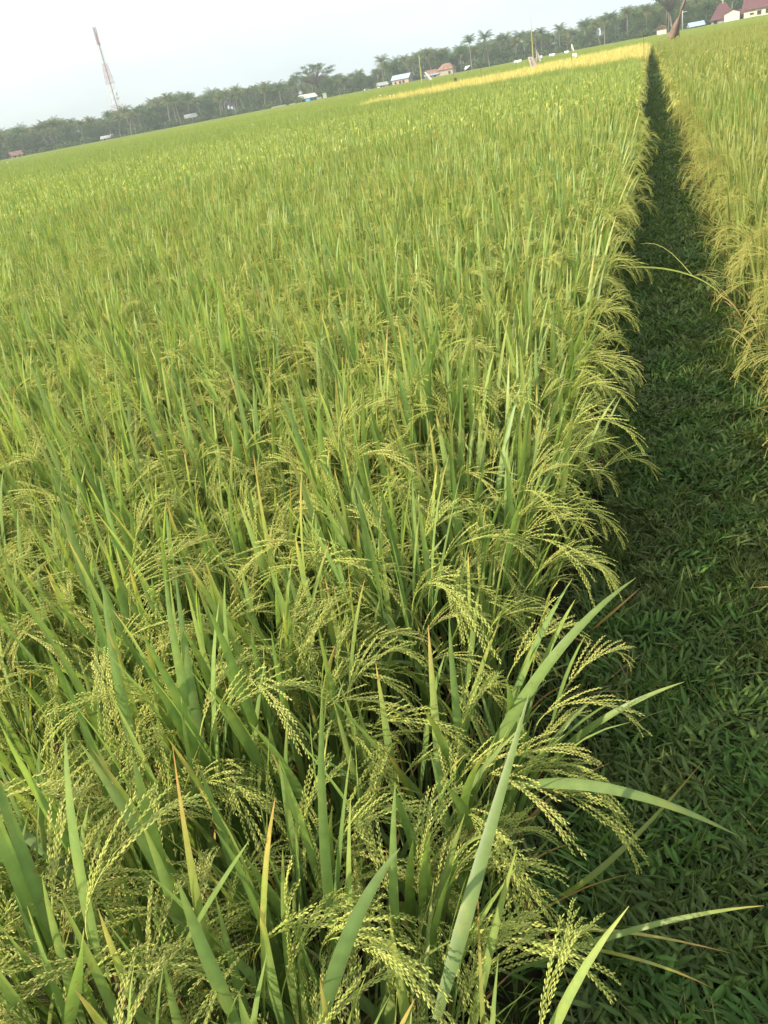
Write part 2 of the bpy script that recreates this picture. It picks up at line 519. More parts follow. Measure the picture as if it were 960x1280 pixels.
def make_plant(pr, loc, rot, scale, label, group):
    r = link('rice_plant', None, None, loc, rot, (scale,) * 3)
    r.empty_display_size = .1
    tag(r, label, 'rice plant', group)
    link('leaf_blades', pr['leaf'], r)
    link('culms', pr['culm'], r)
    for (i, p, a, tl, s) in pr['pan']:
        link('panicle', (PR if pr['ripe'] else PG)[i], r, p, (0, tl, a), (s,) * 3)
    return r

protos = {'inner': [proto_plant('inner') for _ in range(9)], 'edge': [proto_plant('edge') for _ in range(6)],
          'rinner': [proto_plant('inner', .3) for _ in range(4)], 'redge': [proto_plant('inner', .33) for _ in range(4)]}

# ---- light hill for the middle distance and patches for the far field
def lite_hill(ripe, mats, n=8):
    lv, cu_, pan = rice_plant_parts('inner', ripe, light=True, nt=n)
    w = MB(); w.merge(lv, m=0); w.merge(cu_, m=0)
    for (p, a, tl, s) in pan:
        w.merge(pan_lite[int(rng.integers(4))], rz(a) @ ry(tl) * s, p, m=1)
    return w

def far_patch(size, n, wmul, mats_dry, hmean=.93, hvar=.07, heads=.42):
    w = MB()
    for _ in range(n):
        x, y = rng.uniform(-size / 2, size / 2, 2)
        dry = np.clip(rng.normal(mats_dry, .12), 0, 1)
        if rng.random() < heads:
            h = hmean - rng.uniform(.04, .16)
            leaf(w, (x, y, h - .12), rng.uniform(0, 2 * PI), .3, 2.1, .22, .016 * wmul, dry, .1, rng.uniform(.3, .8), 4, flat=True, m=1, pw=1)
        else:
            L = rng.uniform(.42, .6)
            h = hmean + rng.normal(0, hvar)
            leaf(w, (x, y, h - L), rng.uniform(0, 2 * PI), abs(rng.normal(.08, .1)), rng.uniform(.0, .6), L, .013 * wmul, dry, .2, rng.uniform(.2, .85), 3, flat=True)
    return w

# ------------------------------------------------------------------ geometry-node scatter for the uncountable stuff
def gn_scatter(name, sources, P, rot, scl, idx, label, cat):
    """one object: points instancing one of the source meshes"""
    c = bpy.data.collections.new(name + '_sources')
    for i, me in enumerate(sources):
        o = bpy.data.objects.new(f'{name}_source_{i:02d}', me); c.objects.link(o)
    me = bpy.data.meshes.new(name)
    P = np.asarray(P, np.float32)
    me.vertices.add(len(P)); me.vertices.foreach_set('co', P.ravel())
    a = me.attributes.new('prot', 'FLOAT_VECTOR', 'POINT'); a.data.foreach_set('vector', np.asarray(rot, np.float32).ravel())
    a = me.attributes.new('pscl', 'FLOAT_VECTOR', 'POINT'); a.data.foreach_set('vector', np.asarray(scl, np.float32).ravel())
    a = me.attributes.new('pidx', 'INT', 'POINT'); a.data.foreach_set('value', np.asarray(idx, np.int32))
    o = link(name, me)
    ng = bpy.data.node_groups.new(name + '_nodes', 'GeometryNodeTree')
    ng.interface.new_socket('Geometry', in_out='INPUT', socket_type='NodeSocketGeometry')
    ng.interface.new_socket('Geometry', in_out='OUTPUT', socket_type='NodeSocketGeometry')
    N = ng.nodes.new; L = ng.links.new
    gi = N('NodeGroupInput'); go = N('NodeGroupOutput')
    ip = N('GeometryNodeInstanceOnPoints'); ci = N('GeometryNodeCollectionInfo')
    ci.inputs['Collection'].default_value = c
    ci.inputs['Separate Children'].default_value = True
    ci.inputs['Reset Children'].default_value = True
    def attr(nm, ty):
        n = N('GeometryNodeInputNamedAttribute'); n.data_type = ty; n.inputs['Name'].default_value = nm
        return n.outputs['Attribute']
    e2r = N('FunctionNodeEulerToRotation')
    L(attr('prot', 'FLOAT_VECTOR'), e2r.inputs[0])
    L(gi.outputs[0], ip.inputs['Points']); L(ci.outputs[0], ip.inputs['Instance'])
    ip.inputs['Pick Instance'].default_value = True
    L(attr('pidx', 'INT'), ip.inputs['Instance Index'])
    L(e2r.outputs[0], ip.inputs['Rotation']); L(attr('pscl', 'FLOAT_VECTOR'), ip.inputs['Scale'])
    L(ip.outputs[0], go.inputs[0])
    md = o.modifiers.new('scatter', 'NODES'); md.node_group = ng
    tag(o, label, cat, kind='stuff')
    return o

# ------------------------------------------------------------------ ground, mud, path
def ground_mat():
    m, t = new_mat('field_soil')
    N = t.nodes.new; L = t.links.new
    out = N('ShaderNodeOutputMaterial'); p = N('ShaderNodeBsdfPrincipled'); p.inputs['Roughness'].default_value = .95; p.inputs['Specular IOR Level'].default_value = .08
    geo = N('ShaderNodeNewGeometry')
    n = N('ShaderNodeTexNoise'); n.inputs['Scale'].default_value = 9; n.inputs['Detail'].default_value = 8
    L(geo.outputs['Position'], n.inputs['Vector'])
    r = ramp(t, [(.3, (.009, .009, .003)), (.55, (.018, .016, .006)), (.75, (.030, .026, .010))]); L(n.outputs['Fac'], r.inputs['Fac'])
    L(r.outputs['Color'], p.inputs['Base Color'])
    b = N('ShaderNodeBump'); b.inputs['Strength'].default_value = .8; b.inputs['Distance'].default_value = .03
    L(n.outputs['Fac'], b.inputs['Height']); L(b.outputs[0], p.inputs['Normal'])
    L(p.outputs[0], out.inputs['Surface'])
    return m
M_soil = ground_mat()
g = MB(); S = 1500
g.add([[-S, -S, 0], [S, -S, 0], [S, S, 0], [-S, S, 0]], [[0, 1, 2, 3]])
tag(link('ground', g.mesh('ground', M_soil, False)), 'dark muddy soil of the rice paddies', 'ground', kind='structure')

PATH_L, PATH_R = -.23, .50
def path_x(y):
    return .02 * math.sin(y * .7) + .015 * math.sin(y * 2.3 + 1)
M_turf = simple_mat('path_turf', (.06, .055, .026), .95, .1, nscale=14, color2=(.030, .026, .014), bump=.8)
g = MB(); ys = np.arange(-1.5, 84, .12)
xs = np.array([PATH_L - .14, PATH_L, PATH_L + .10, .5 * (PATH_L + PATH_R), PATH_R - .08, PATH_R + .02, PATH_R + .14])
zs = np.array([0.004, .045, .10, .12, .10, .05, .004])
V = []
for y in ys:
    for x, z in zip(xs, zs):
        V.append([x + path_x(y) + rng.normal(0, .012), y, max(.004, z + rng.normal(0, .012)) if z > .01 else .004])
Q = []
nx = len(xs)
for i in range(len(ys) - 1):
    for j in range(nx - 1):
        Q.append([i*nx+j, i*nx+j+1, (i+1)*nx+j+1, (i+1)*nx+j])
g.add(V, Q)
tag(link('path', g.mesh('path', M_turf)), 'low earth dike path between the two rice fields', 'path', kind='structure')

# grass on the path
def tuft(kind):
    w = MB()
    if kind == 0:      # fine upright grass
        for _ in range(26):
            a = rng.uniform(0, 2 * PI); r = rng.uniform(0, .06)
            leaf(w, (r * math.cos(a), r * math.sin(a), 0), rng.uniform(0, 2 * PI), rng.uniform(.1, .8), rng.uniform(.3, 1.2), rng.uniform(.05, .13), rng.uniform(.003, .0055), max(0, rng.normal(.25, .2)), .2, rng.uniform(.1, .9), 4, twist=rng.normal(0, .8))
    elif kind == 1:    # broad pointed leaves close to the ground, set along creeping stems
        for _ in range(5):
            a0 = rng.uniform(0, 2 * PI); p = np.array([rng.uniform(-.03, .03), rng.uniform(-.03, .03), .015])
            for k in range(6):
                p = p + np.array([math.cos(a0), math.sin(a0), .35]) * .018
                leaf(w, p, a0 + (PI / 2.6 if k % 2 else -PI / 2.6) + rng.normal(0, .3), rng.uniform(.7, 1.2), rng.uniform(.2, .8), rng.uniform(.032, .056), rng.uniform(.009, .015), max(0, rng.normal(.15, .12)), .1, rng.uniform(.1, .9), 4, fold=.3)
    elif kind == 2:    # low mat
        for _ in range(34):
            a = rng.uniform(0, 2 * PI); r = rng.uniform(0, .08)
            leaf(w, (r * math.cos(a), r * math.sin(a), 0), rng.uniform(0, 2 * PI), rng.uniform(.5, 1.2), rng.uniform(.2, .8), rng.uniform(.03, .075), rng.uniform(.004, .008), max(0, rng.normal(.2, .2)), .1, rng.uniform(.1, .9), 3)
    else:              # dead stalks
        for _ in range(5):
            a = rng.uniform(0, 2 * PI)
            leaf(w, (rng.uniform(-.05, .05), rng.uniform(-.05, .05), .02), a, rng.uniform(.9, 1.4), rng.uniform(0, .4), rng.uniform(.06, .14), .003, rng.uniform(.8, 1), 0, rng.uniform(.3, .9), 4)
    return w.mesh('grass_tuft', M_grass)
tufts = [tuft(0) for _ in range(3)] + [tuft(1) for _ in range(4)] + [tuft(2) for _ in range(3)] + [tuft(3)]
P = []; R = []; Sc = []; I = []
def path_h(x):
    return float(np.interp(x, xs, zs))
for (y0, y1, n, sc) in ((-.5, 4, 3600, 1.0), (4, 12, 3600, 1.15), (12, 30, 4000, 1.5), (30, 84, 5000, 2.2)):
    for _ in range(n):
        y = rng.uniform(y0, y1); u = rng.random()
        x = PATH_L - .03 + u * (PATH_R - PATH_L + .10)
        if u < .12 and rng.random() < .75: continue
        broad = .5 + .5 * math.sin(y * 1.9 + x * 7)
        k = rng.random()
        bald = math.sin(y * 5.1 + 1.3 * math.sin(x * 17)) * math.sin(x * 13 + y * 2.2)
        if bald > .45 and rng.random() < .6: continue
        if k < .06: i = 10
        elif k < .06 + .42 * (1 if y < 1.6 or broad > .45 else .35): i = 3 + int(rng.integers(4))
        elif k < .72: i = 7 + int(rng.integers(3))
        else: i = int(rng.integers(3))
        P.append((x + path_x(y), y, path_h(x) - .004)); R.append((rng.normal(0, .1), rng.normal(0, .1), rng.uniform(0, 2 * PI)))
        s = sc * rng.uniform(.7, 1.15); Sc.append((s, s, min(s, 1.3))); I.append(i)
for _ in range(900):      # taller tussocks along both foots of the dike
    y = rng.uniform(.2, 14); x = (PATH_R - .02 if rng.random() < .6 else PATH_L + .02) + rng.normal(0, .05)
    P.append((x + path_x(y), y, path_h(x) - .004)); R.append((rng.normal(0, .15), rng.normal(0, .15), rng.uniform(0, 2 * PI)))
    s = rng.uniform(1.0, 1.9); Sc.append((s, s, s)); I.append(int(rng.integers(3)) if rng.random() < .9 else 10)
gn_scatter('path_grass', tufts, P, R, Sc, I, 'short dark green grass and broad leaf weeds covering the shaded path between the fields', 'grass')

# ------------------------------------------------------------------ the rice fields
EDGE_L, EDGE_R = -.415, .575          # first row of hills either side of the path
ZT = .85
s1 = on_plane(436, 135.5, ZT); s2 = on_plane(822, 70, ZT); s3 = on_plane(828, 53, ZT)
# golden strip: triangle-like wedge  s1 -> s2 (near edge), s1 -> s3 (far edge)
def side(a, b, x, y):
    return (b.x - a.x) * (y - a.y) - (b.y - a.y) * (x - a.x)
def region(x, y):
    near = side(s1, s2, x, y); far = side(s1, s3, x, y)
    if x < EDGE_L + .02:
        # left of s1 the two lines meet: boundary continues along the far line
        if x > s1.x:
            if near < 0: return 'left'
            if far < 0: return 'gold'
            return 'far'
        return 'left' if near < 0 else 'far'
    if x > EDGE_R - .02:
        return 'right' if y < s3.y + 3 else 'far'
    return 'far' if y > s3.y + 1 else 'path'

hills = []                          # every rice hill out to 14 m: (x, y, region, edge)
SP = .192
for row in range(0, 140):
    for sgn in (-1, 1):
        x0 = (EDGE_L - row * SP) if sgn < 0 else (EDGE_R + row * SP)
        for k in range(-6, 75):
            y = k * SP * .98 + (row % 2) * .04
            x = x0 + rng.normal(0, .035 if row == 0 else .022) + path_x(y); yy = y + rng.normal(0, .022)
            D = math.hypot(x, yy)
            if D > 14.5: continue
            az = math.degrees(math.atan2(x, yy))
            if D > 1.2 and not (-56 < az < 22): continue
            if D <= 1.2 and (yy < -.5 or x < -1.3): continue
            if sgn > 0 and x > 5: continue
            if D < .30 or (row < 2 and abs(yy) < .18 and sgn < 0): continue
            hills.append((x, yy, 'left' if sgn < 0 else 'right', row == 0, D, row))
def in_view(x, y):
    for z in (.35, .7, .95):
        p = project((x, y, z))
        if p and -70 < p[0] < 1030 and -60 < p[1] < 1350: return True
    return False
vis = sorted([h for h in hills if in_view(h[0], h[1])], key=lambda h: h[4])
near_set = set(vis[:300]); R_NEAR = vis[299][4]
print(s1, s2, s3); print('near radius', R_NEAR, 'hills', len(hills), 'visible', len(vis))
LAB = {('left', True): 'green rice plant in the outermost row of the left field, drooping over the path',
       ('left', False): 'green rice plant inside the left field, upright blades above bowed yellow-green panicles',
       ('right', True): 'yellowing rice plant in the outermost row of the right field, hanging over the path',
       ('right', False): 'ripening yellowish rice plant standing behind the first row of the right field'}
GRP = {('left', True): 'rice plants along the left edge of the path', ('left', False): 'rice plants standing in the left field',
       ('right', True): 'rice plants along the right edge of the path', ('right', False): 'rice plants standing in the right field'}
stuffP = {'left': [[], [], [], []], 'right': [[], [], [], []]}
ROWN = ['row beside the path', 'second row from the path', 'third row from the path', 'fourth row from the path', 'fifth row from the path', 'sixth row from the path']
def orient(h):
    x, y, reg, edge, D, row = h
    if edge:
        a = rng.normal(0, .8) + (0 if reg == 'left' else PI)
        tilt = rng.uniform(-.03, .10)
        return Euler((rng.normal(0, .05), tilt if reg == 'left' else -tilt, a)), rng.uniform(.90, 1.04)
    return Euler((rng.normal(0, .05), rng.normal(0, .05), rng.uniform(0, 2 * PI))), rng.uniform(.86, 1.08)
near_count = 0
EDGE_PLANTS = []
ORD = ['nearest', 'second', 'third', 'fourth', 'fifth', 'sixth', 'seventh', 'eighth', 'ninth', 'tenth', 'eleventh', 'twelfth', 'thirteenth', 'fourteenth', 'fifteenth', 'sixteenth', 'seventeenth', 'eighteenth', 'nineteenth', 'twentieth']
RANK = {}
ORD += ['twenty-first', 'twenty-second', 'twenty-third', 'twenty-fourth', 'twenty-fifth', 'twenty-sixth', 'twenty-seventh', 'twenty-eighth']
for reg_, row_, txt in [(g_, r_, g_ + " field's " + ROWN[r_]) for g_ in ('left', 'right') for r_ in range(6)]:
    for w_, h_ in zip(ORD, sorted([h for h in near_set if h[5] == row_ and h[2] == reg_], key=lambda h: h[1])):
        RANK[h_] = (w_, txt)
for h in hills:
    x, y, reg, edge, D, row = h
    key = ('' if reg == 'left' else 'r') + ('edge' if edge else 'inner')
    pl = protos[key]; i = int(rng.integers(len(pl)))
    e, s = orient(h)
    if h in near_set:
        lab = LAB[(reg, edge)]
        rank = RANK.get(h)
        if rank: lab = f"rice plant, {rank[0]} from the viewer in the {rank[1]}"
        o = make_plant(pl[i], (x, y, 0), e, s, lab, GRP[(reg, edge)])
        if edge and reg == 'left': EDGE_PLANTS.append(o)
        near_count += 1
    else:
        off = 0 if not edge else len(protos['inner' if reg == 'left' else 'rinner'])
        st = stuffP[reg]
        st[0].append((x, y, 0)); st[1].append(tuple(e)); st[2].append((s, s, s)); st[3].append(off + i)

# long single blades that stand out in the foreground, each belonging to the plant it grows from
HERO = [  # (base, middle, tip) as (pixel x, pixel y, height), width, dryness, tip dryness
    ((630, 985, .62), (760, 985, .74), (925, 1046, .66), .020, .10, .1),
    ((585, 1010, .45), (670, 850, .80), (795, 722, .92), .021, .15, .1),
    ((690, 950, .40), (760, 895, .55), (856, 852, .62), .015, .12, .3),
    ((545, 1275, .70), (600, 1080, .80), (662, 865, .95), .021, .02, .1),
    ((640, 1215, .40), (800, 1160, .55), (955, 1132, .60), .010, .15, .6),
    ((690, 1165, .35), (780, 1165, .48), (915, 1192, .42), .006, .55, .4),
    ((700, 1180, .35), (800, 1200, .45), (890, 1235, .38), .006, .45, .5),
    ((700, 1120, .30), (780, 1060, .42), (880, 950, .30), .012, .30, .5),
    ((245, 1170, .60), (185, 1060, .80), (98, 925, .95), .021, .12, .25),
    ((215, 1150, .62), (190, 1040, .82), (165, 945, .95), .021, .10, .1),
    ((300, 1290, .70), (255, 1190, .82), (222, 1100, .92), .020, .02, .1),
    ((190, 1260, .66), (250, 1150, .78), (312, 1050, .90), .019, .10, .1),
    ((85, 1290, .75), (95, 1220, .85), (105, 1160, .92), .020, .06, .1),
    ((420, 1190, .60), (405, 1040, .80), (402, 870, .98), .017, .05, .1),
    ((400, 1290, .70), (440, 1160, .82), (500, 1060, .90), .021, .03, .1),
    ((0, 1018, .70), (90, 1090, .66), (190, 1165, .55), .018, .10, .1),
    ((735, 790, .30), (760, 770, .40), (800, 735, .45), .009, .95, .0),
    ((775, 335, .62), (850, 340, .68), (905, 372, .60), .009, .35, .5),
]
def hero_blade(pts, W, dry, tipdry):
    A, B, C = [np.array(on_plane(*p)) for p in pts]
    B2 = 2 * B - .5 * (A + C)
    N = 14; t = np.linspace(0, 1, N + 1)[:, None]
    P = (1 - t) ** 2 * A + 2 * t * (1 - t) * B2 + t ** 2 * C
    d = np.gradient(P, axis=0); d /= np.linalg.norm(d, axis=1)[:, None]
    view = P - np.array(CAMP); view /= np.linalg.norm(view, axis=1)[:, None]
    sd = np.cross(d, view + rng.normal(0, .35, 3)); sd /= np.linalg.norm(sd, axis=1)[:, None]
    nr = np.cross(sd, d)
    w = (W * np.minimum(1, .5 + 1.8 * t[:, 0]) * np.clip(1 - t[:, 0] ** 2.2, 0, 1) ** .8 * .5); w[-1] = .0002
    v = np.stack([P - sd * w[:, None] + nr * w[:, None] * .22, P, P + sd * w[:, None] + nr * w[:, None] * .22], 1).reshape(-1, 3)
    i = np.arange(N) * 3
    q = np.concatenate([np.stack([i, i + 1, i + 4, i + 3], 1), np.stack([i + 1, i + 2, i + 5, i + 4], 1)])
    c = np.repeat(np.stack([np.clip(dry + tipdry * t[:, 0] ** 4, 0, 1), np.full(N + 1, rng.uniform(.35, .75)), np.zeros(N + 1)], 1), 3, 0); c[1::3, 1] += .18
    mb = MB(); mb.add(v, q, c=c)
    return mb, A
ALLP = [o for o in COL.objects if o.name.startswith('rice_plant')]
for a_, b_, c_, W, dry, td in HERO:
    mb, A = hero_blade((a_, b_, c_), W, dry, td)
    cands = EDGE_PLANTS if a_[0] > 620 and a_[0] < 810 else ALLP
    o = min(cands, key=lambda p: (p.location.x - A[0]) ** 2 + (p.location.y - A[1]) ** 2)
    inv = Matrix.LocRotScale(o.location, o.rotation_euler, o.scale).inverted()
    # carry the foot of the blade down to its plant
    me = mb.mesh('long_leaf', M_leaf); me.transform(inv)
    b = link('long_leaf', me, o)
    b['label'] = 'dry orange-brown blade' if dry > .6 else 'long broad green blade reaching out past the others'

A = np.array(on_plane(866, 345, .60)); A0 = np.array(on_plane(800, 305, .52))
o = min([p for p in ALLP if p.location.x < 0], key=lambda p: (p.location.x - A0[0]) ** 2 + (p.location.y - A0[1]) ** 2)
inv = Matrix.LocRotScale(o.location, o.rotation_euler, o.scale).inverted()
mb = MB(); tt_ = np.linspace(0, 1, 7)[:, None]; st_ = A0 * (1 - tt_) + A * tt_ + np.array([0, 0, .06]) * np.sin(tt_ * PI)
mb.tube(st_, .0015, 4, c=(.3, .5, 0)); mb.merge(pan_ripe[1], rz(-.6) @ ry(.9), A)
me = mb.mesh('panicle', M_grainR); me.transform(inv); b = link('panicle', me, o); b['label'] = 'single straw-coloured panicle hanging far out over the path'

# mid-distance hills and far patches
def grid_fill(reg, spacing, d0, d1, st, base, nvar, azr=(-54, 20), smin=.9, smax=1.1):
    n = int(d1 / spacing) + 2
    ix = np.arange(-n, n)
    X, Y = np.meshgrid(ix * spacing, np.arange(0, n) * spacing)
    X = X.ravel() + rng.normal(0, spacing * .1, X.size); Y = Y.ravel() + rng.normal(0, spacing * .1, X.size)
    D = np.hypot(X, Y); A = np.degrees(np.arctan2(X, Y))
    ok = (D >= d0) & (D < d1) & (A > azr[0]) & (A < azr[1])
    for x, y in zip(X[ok], Y[ok]):
        if region(x, y) != reg: continue
        if abs(x) < spacing * .5 + .1 and reg in ('left',) and x > EDGE_L - spacing * .4 and spacing > .5: continue
        st[0].append((x, y, 0)); st[1].append((0, 0, rng.uniform(0, 2 * PI)))
        s = rng.uniform(smin, smax); st[2].append((1 if spacing > .5 else s, 1 if spacing > .5 else s, s)); st[3].append(base + int(rng.integers(nvar)))

srcL = [p['whole'] for p in protos['inner']] + [p['whole'] for p in protos['edge']]
bL = len(srcL); srcL += [lite_hill(0.0, None).mesh('lite_hill', [M_leaf, M_grain]) for _ in range(6)]
pL = len(srcL); srcL += [far_patch(1.15, 620, 1.5, .12).mesh('far_patch', [M_leaf, M_grain]) for _ in range(3)]
srcR = [p['whole'] for p in protos['rinner']] + [p['whole'] for p in protos['redge']]
bR = len(srcR); srcR += [lite_hill(.4, None).mesh('lite_hill', [M_leafR, M_grainR]) for _ in range(5)]
pR = len(srcR); srcR += [far_patch(1.15, 620, 1.5, .33).mesh('far_patch', [M_leafR, M_grainR]) for _ in range(3)]
st = stuffP['left']
grid_fill('left', .21, 14.5, 34, st, bL, 6)
grid_fill('left', 1.05, 34, 130, st, pL, 3)
# crisp edge rows beyond 14.5 m on both sides of the path
for y in np.arange(14.3, s2.y - 1, .2):
    for stt, x, base, n in ((stuffP['left'], EDGE_L, bL, 6), (stuffP['right'], EDGE_R, bR, 5)):
        for dx in (0, .2, .4):
            stt[0].append((x + (dx if x > 0 else -dx) + rng.normal(0, .03), y + rng.normal(0, .04), 0)); stt[1].append((0, 0, rng.uniform(0, 2 * PI)))
            s = rng.uniform(.85, 1.05); stt[2].append((s, s, s)); stt[3].append(base + int(rng.integers(n)))
gn_scatter('rice_crop', srcL, *st, 'dense green rice crop filling the rest of the left field', 'rice crop')
st = stuffP['right']
grid_fill('right', .21, 14.0, 30, st, bR, 5)
grid_fill('right', 1.05, 30, 120, st, pR, 3)
gn_scatter('rice_crop', srcR, *st, 'yellowing rice crop filling the rest of the right field', 'rice crop')
st = [[], [], [], []]
grid_fill('gold', .9, 20, 150, st, 0, 3)
gn_scatter('golden_rice_crop', [far_patch(1.15, 620, 1.7, .4, .98, .08).mesh('gold_patch', [M_gold, M_gold]) for _ in range(3)], *st, 'narrow wedge of bright golden ripe rice beyond the left field', 'rice crop')
st = [[], [], [], []]
grid_fill('far', 1.6, 28, 140, st, 0, 3)
grid_fill('far', 4.5, 140, 430, st, 3, 3)
gn_scatter('far_rice_crop', [far_patch(1.9, 800, 2.2, .25, .85, .05, .2).mesh('far_patch', [M_far, M_far]) for _ in range(3)] +
           [far_patch(5.2, 1500, 6, .3, .85, .05, .2).mesh('far_patch', [M_far, M_far]) for _ in range(3)], *st,
           'smooth pale green rice fields stretching to the treeline', 'rice crop')


# ------------------------------------------------------------------ trees
M_trunk = simple_mat('palm_trunk', (.30, .27, .21), .9, nscale=4, noise=.4, mapping=(1, 1, 6))
M_bark = simple_mat('bark', (.16, .13, .10), .9, nscale=3, noise=.4)
T_STOPS = [(0, (.045, .100, .026)), (.4, (.080, .145, .036)), (.75, (.16, .19, .05)), (1, (.24, .19, .08))]
M_frond = plant_mat('palm_frond', T_STOPS, .3, .5, .3, .35)
M_tree = plant_mat('tree_leaf', [(0, (.038, .088, .024)), (.5, (.072, .132, .034)), (1, (.14, .17, .05))], .3, .55, .3, .45)

def palm(h, lean, nf=24, fl=3.6, dry=.3):
    tr = MB(); n = 8
    t = np.linspace(0, 1, n + 1)
    P = np.stack([lean * h * t ** 1.6, .02 * h * np.sin(t * 3), h * t], 1)
    tr.tube(P, np.linspace(.24, .13, n + 1), 7, c=(.5, .5, 0))
    cr2 = MB(); top = P[-1]
    for k in range(nf):
        az = k * 2.4 + rng.normal(0, .2); th0 = .15 + 1.25 * (k / nf) + rng.normal(0, .08)
        L = fl * rng.uniform(.85, 1.1); m = 9
        tt = np.linspace(0, 1, m + 1); th = th0 + (1.35 - .25 * k / nf) * tt ** 1.3
        d = np.stack([np.sin(th) * math.cos(az), np.sin(th) * math.sin(az), np.cos(th)], 1)
        R = np.concatenate([[top], top + np.cumsum(d[:-1] * L / m, axis=0)])
        dr = np.clip(rng.normal(dry, .15) + (.45 if k > nf - 4 else 0), 0, 1); br = rng.uniform(.2, .85)
        cr2.tube(R, np.linspace(.035, .01, m + 1), 3, c=(min(1, dr + .2), br, 0), cap=False)
        sd = np.array([-math.sin(az), math.cos(az), 0])
        for i in range(1, m + 1):
            for u in (0, .5):
                p = R[i] * (1 - u) + (R[i - 1]) * u
                ll = L * .26 * math.sin(PI * (.12 + .83 * (i - u) / m)) + .12
                for sg in (-1, 1):
                    q1 = p + (sd * sg * .75 + d[i] * .55 + np.array([0, 0, -.35 - .2 * rng.random()])) * ll
                    wv = d[i] * .075
                    cr2.add([p - wv, p + wv, q1 + wv * .3, q1 - wv * .3], [[0, 1, 2, 3]], c=(dr, br + rng.normal(0, .1), 0))
    for k in range(5):      # coconuts are too small to see one by one: a knot below the fronds
        a = k * 1.26; cr2.box((-.13, -.13, -.16), (.13, .13, .12), rz(a), top + np.array([math.cos(a) * .25, math.sin(a) * .25, -.2]), c=(.9, .4, 0))
    return tr, cr2

def broadleaf(h, w, shape='round', nleaf=2600, ls=.42):
    tr = MB(); cw = MB()
    th = h * (.35 if shape != 'umbrella' else .5)
    tr.tube([[0, 0, 0], [.1, 0, th * .5], [.05, .1, th]], [.035 * h * .7, .025 * h * .7, .02 * h * .7], 7)
    cl = []
    if shape == 'umbrella':
        for k in range(60):
            a = rng.uniform(0, 2 * PI); r = w * .5 * math.sqrt(rng.random()); z = h * (1.0 - .22 * (r / (w * .5)) ** 2) - rng.uniform(0, .28) * h * .6
            cl.append((r * math.cos(a), r * math.sin(a), z, w * rng.uniform(.05, .1), w * rng.uniform(.05, .1), h * .035))
    else:
        for k in range(20):
            a = rng.uniform(0, 2 * PI); u = rng.random(); z = th * .8 + (h - th * .8) * (.12 + .82 * u)
            rr = w * .5 * math.sin(PI * (.18 + .74 * u)) * math.sqrt(rng.random()) * .8
            s = rng.uniform(.12, .2) * w
            cl.append((rr * math.cos(a), rr * math.sin(a), z, s, s, s * .75))
    for c in cl:
        tr.tube([[.05, .1, th * .9], [c[0] * .5, c[1] * .5, (th + c[2]) * .5], [c[0], c[1], c[2]]], [.012 * h, .007 * h, .02], 4, cap=False)
    per = nleaf // len(cl)
    for c in cl:
        n = per
        v = rng.normal(size=(n, 3)); v /= np.linalg.norm(v, axis=1)[:, None]; v *= (rng.random((n, 1)) ** .45)
        C = np.array(c[:3]) + v * np.array(c[3:]) * 1.15
        a = rng.normal(size=(n, 3)); a /= np.linalg.norm(a, axis=1)[:, None]
        b_ = np.cross(a, rng.normal(size=(n, 3))); b_ /= np.linalg.norm(b_, axis=1)[:, None]
        s = ls * rng.uniform(.5, 1.2, (n, 1)) * .5
        q = np.stack([C - a * s, C + b_ * s * .6, C + a * s, C - b_ * s * .6], 1).reshape(-1, 3)
        col = np.repeat(np.stack([np.clip(rng.normal(.35, .25, n) + rng.normal(0, .15), 0, 1), rng.uniform(.1, .9, n), np.zeros(n)], 1), 4, 0)
        cw.add(q, np.arange(n * 4).reshape(-1, 4), c=col)
    return tr, cw

TREES = {}
def tree_proto(key, tr, cw, h, mt, mc, smooth=False):
    TREES[key] = dict(t=tr.mesh('trunk', mt), c=cw.mesh('crown', mc, smooth), h=h,
                      w=None)
    w = MB(); w.merge(tr, m=0); w.merge(cw, m=1)
    TREES[key]['w'] = w.mesh('whole_tree', [mt, mc], smooth)
palm_keys = []; leaf_keys = []
for i, (h, ln) in enumerate([(9, .10), (11, -.08), (10, .22), (12, .04), (8, -.2), (10.5, .0)]):
    tr, cw = palm(h, ln, int(rng.integers(20, 28)), rng.uniform(3.6, 5.2), rng.uniform(.1, .7)); tree_proto(f'p{i}', tr, cw, h + 1.5, M_trunk, M_frond); palm_keys.append(f'p{i}')
for i, (h, w_) in enumerate([(9, 8), (11, 9), (8, 9), (12, 8), (7, 7)]):
    tr, cw = broadleaf(h, w_); tree_proto(f'b{i}', tr, cw, h, M_bark, M_tree); leaf_keys.append(f'b{i}')
tr, cw = broadleaf(15, 20, 'umbrella', 3600, .5); tree_proto('u', tr, cw, 15, M_bark, M_tree)
tr, cw = broadleaf(16, 14, 'umbrella', 2600, .45); tree_proto('v', tr, cw, 16, M_bark, M_tree)

def tree(key, px, D, top_py=None, name=None, label='', cat='tree', group=None, rot=None, h=None):
    p = ground_at(px, D)
    pr = TREES[key]
    hh = h if h else at(px, top_py, D).z
    s = hh / pr['h']
    nm = name or ('coconut_palm' if key[0] == 'p' else 'broadleaf_tree')
    t = link(nm, None, None, p, (0, 0, rng.uniform(0, 2 * PI) if rot is None else face_cam(p) + rot), (s, s, s))
    tag(t, label, cat, group)
    link('trunk', pr['t'], t); link('crown', pr['c'], t)
    return t

GT_P = 'coconut palms of the treeline'
GT_B = 'broadleaf trees of the treeline'
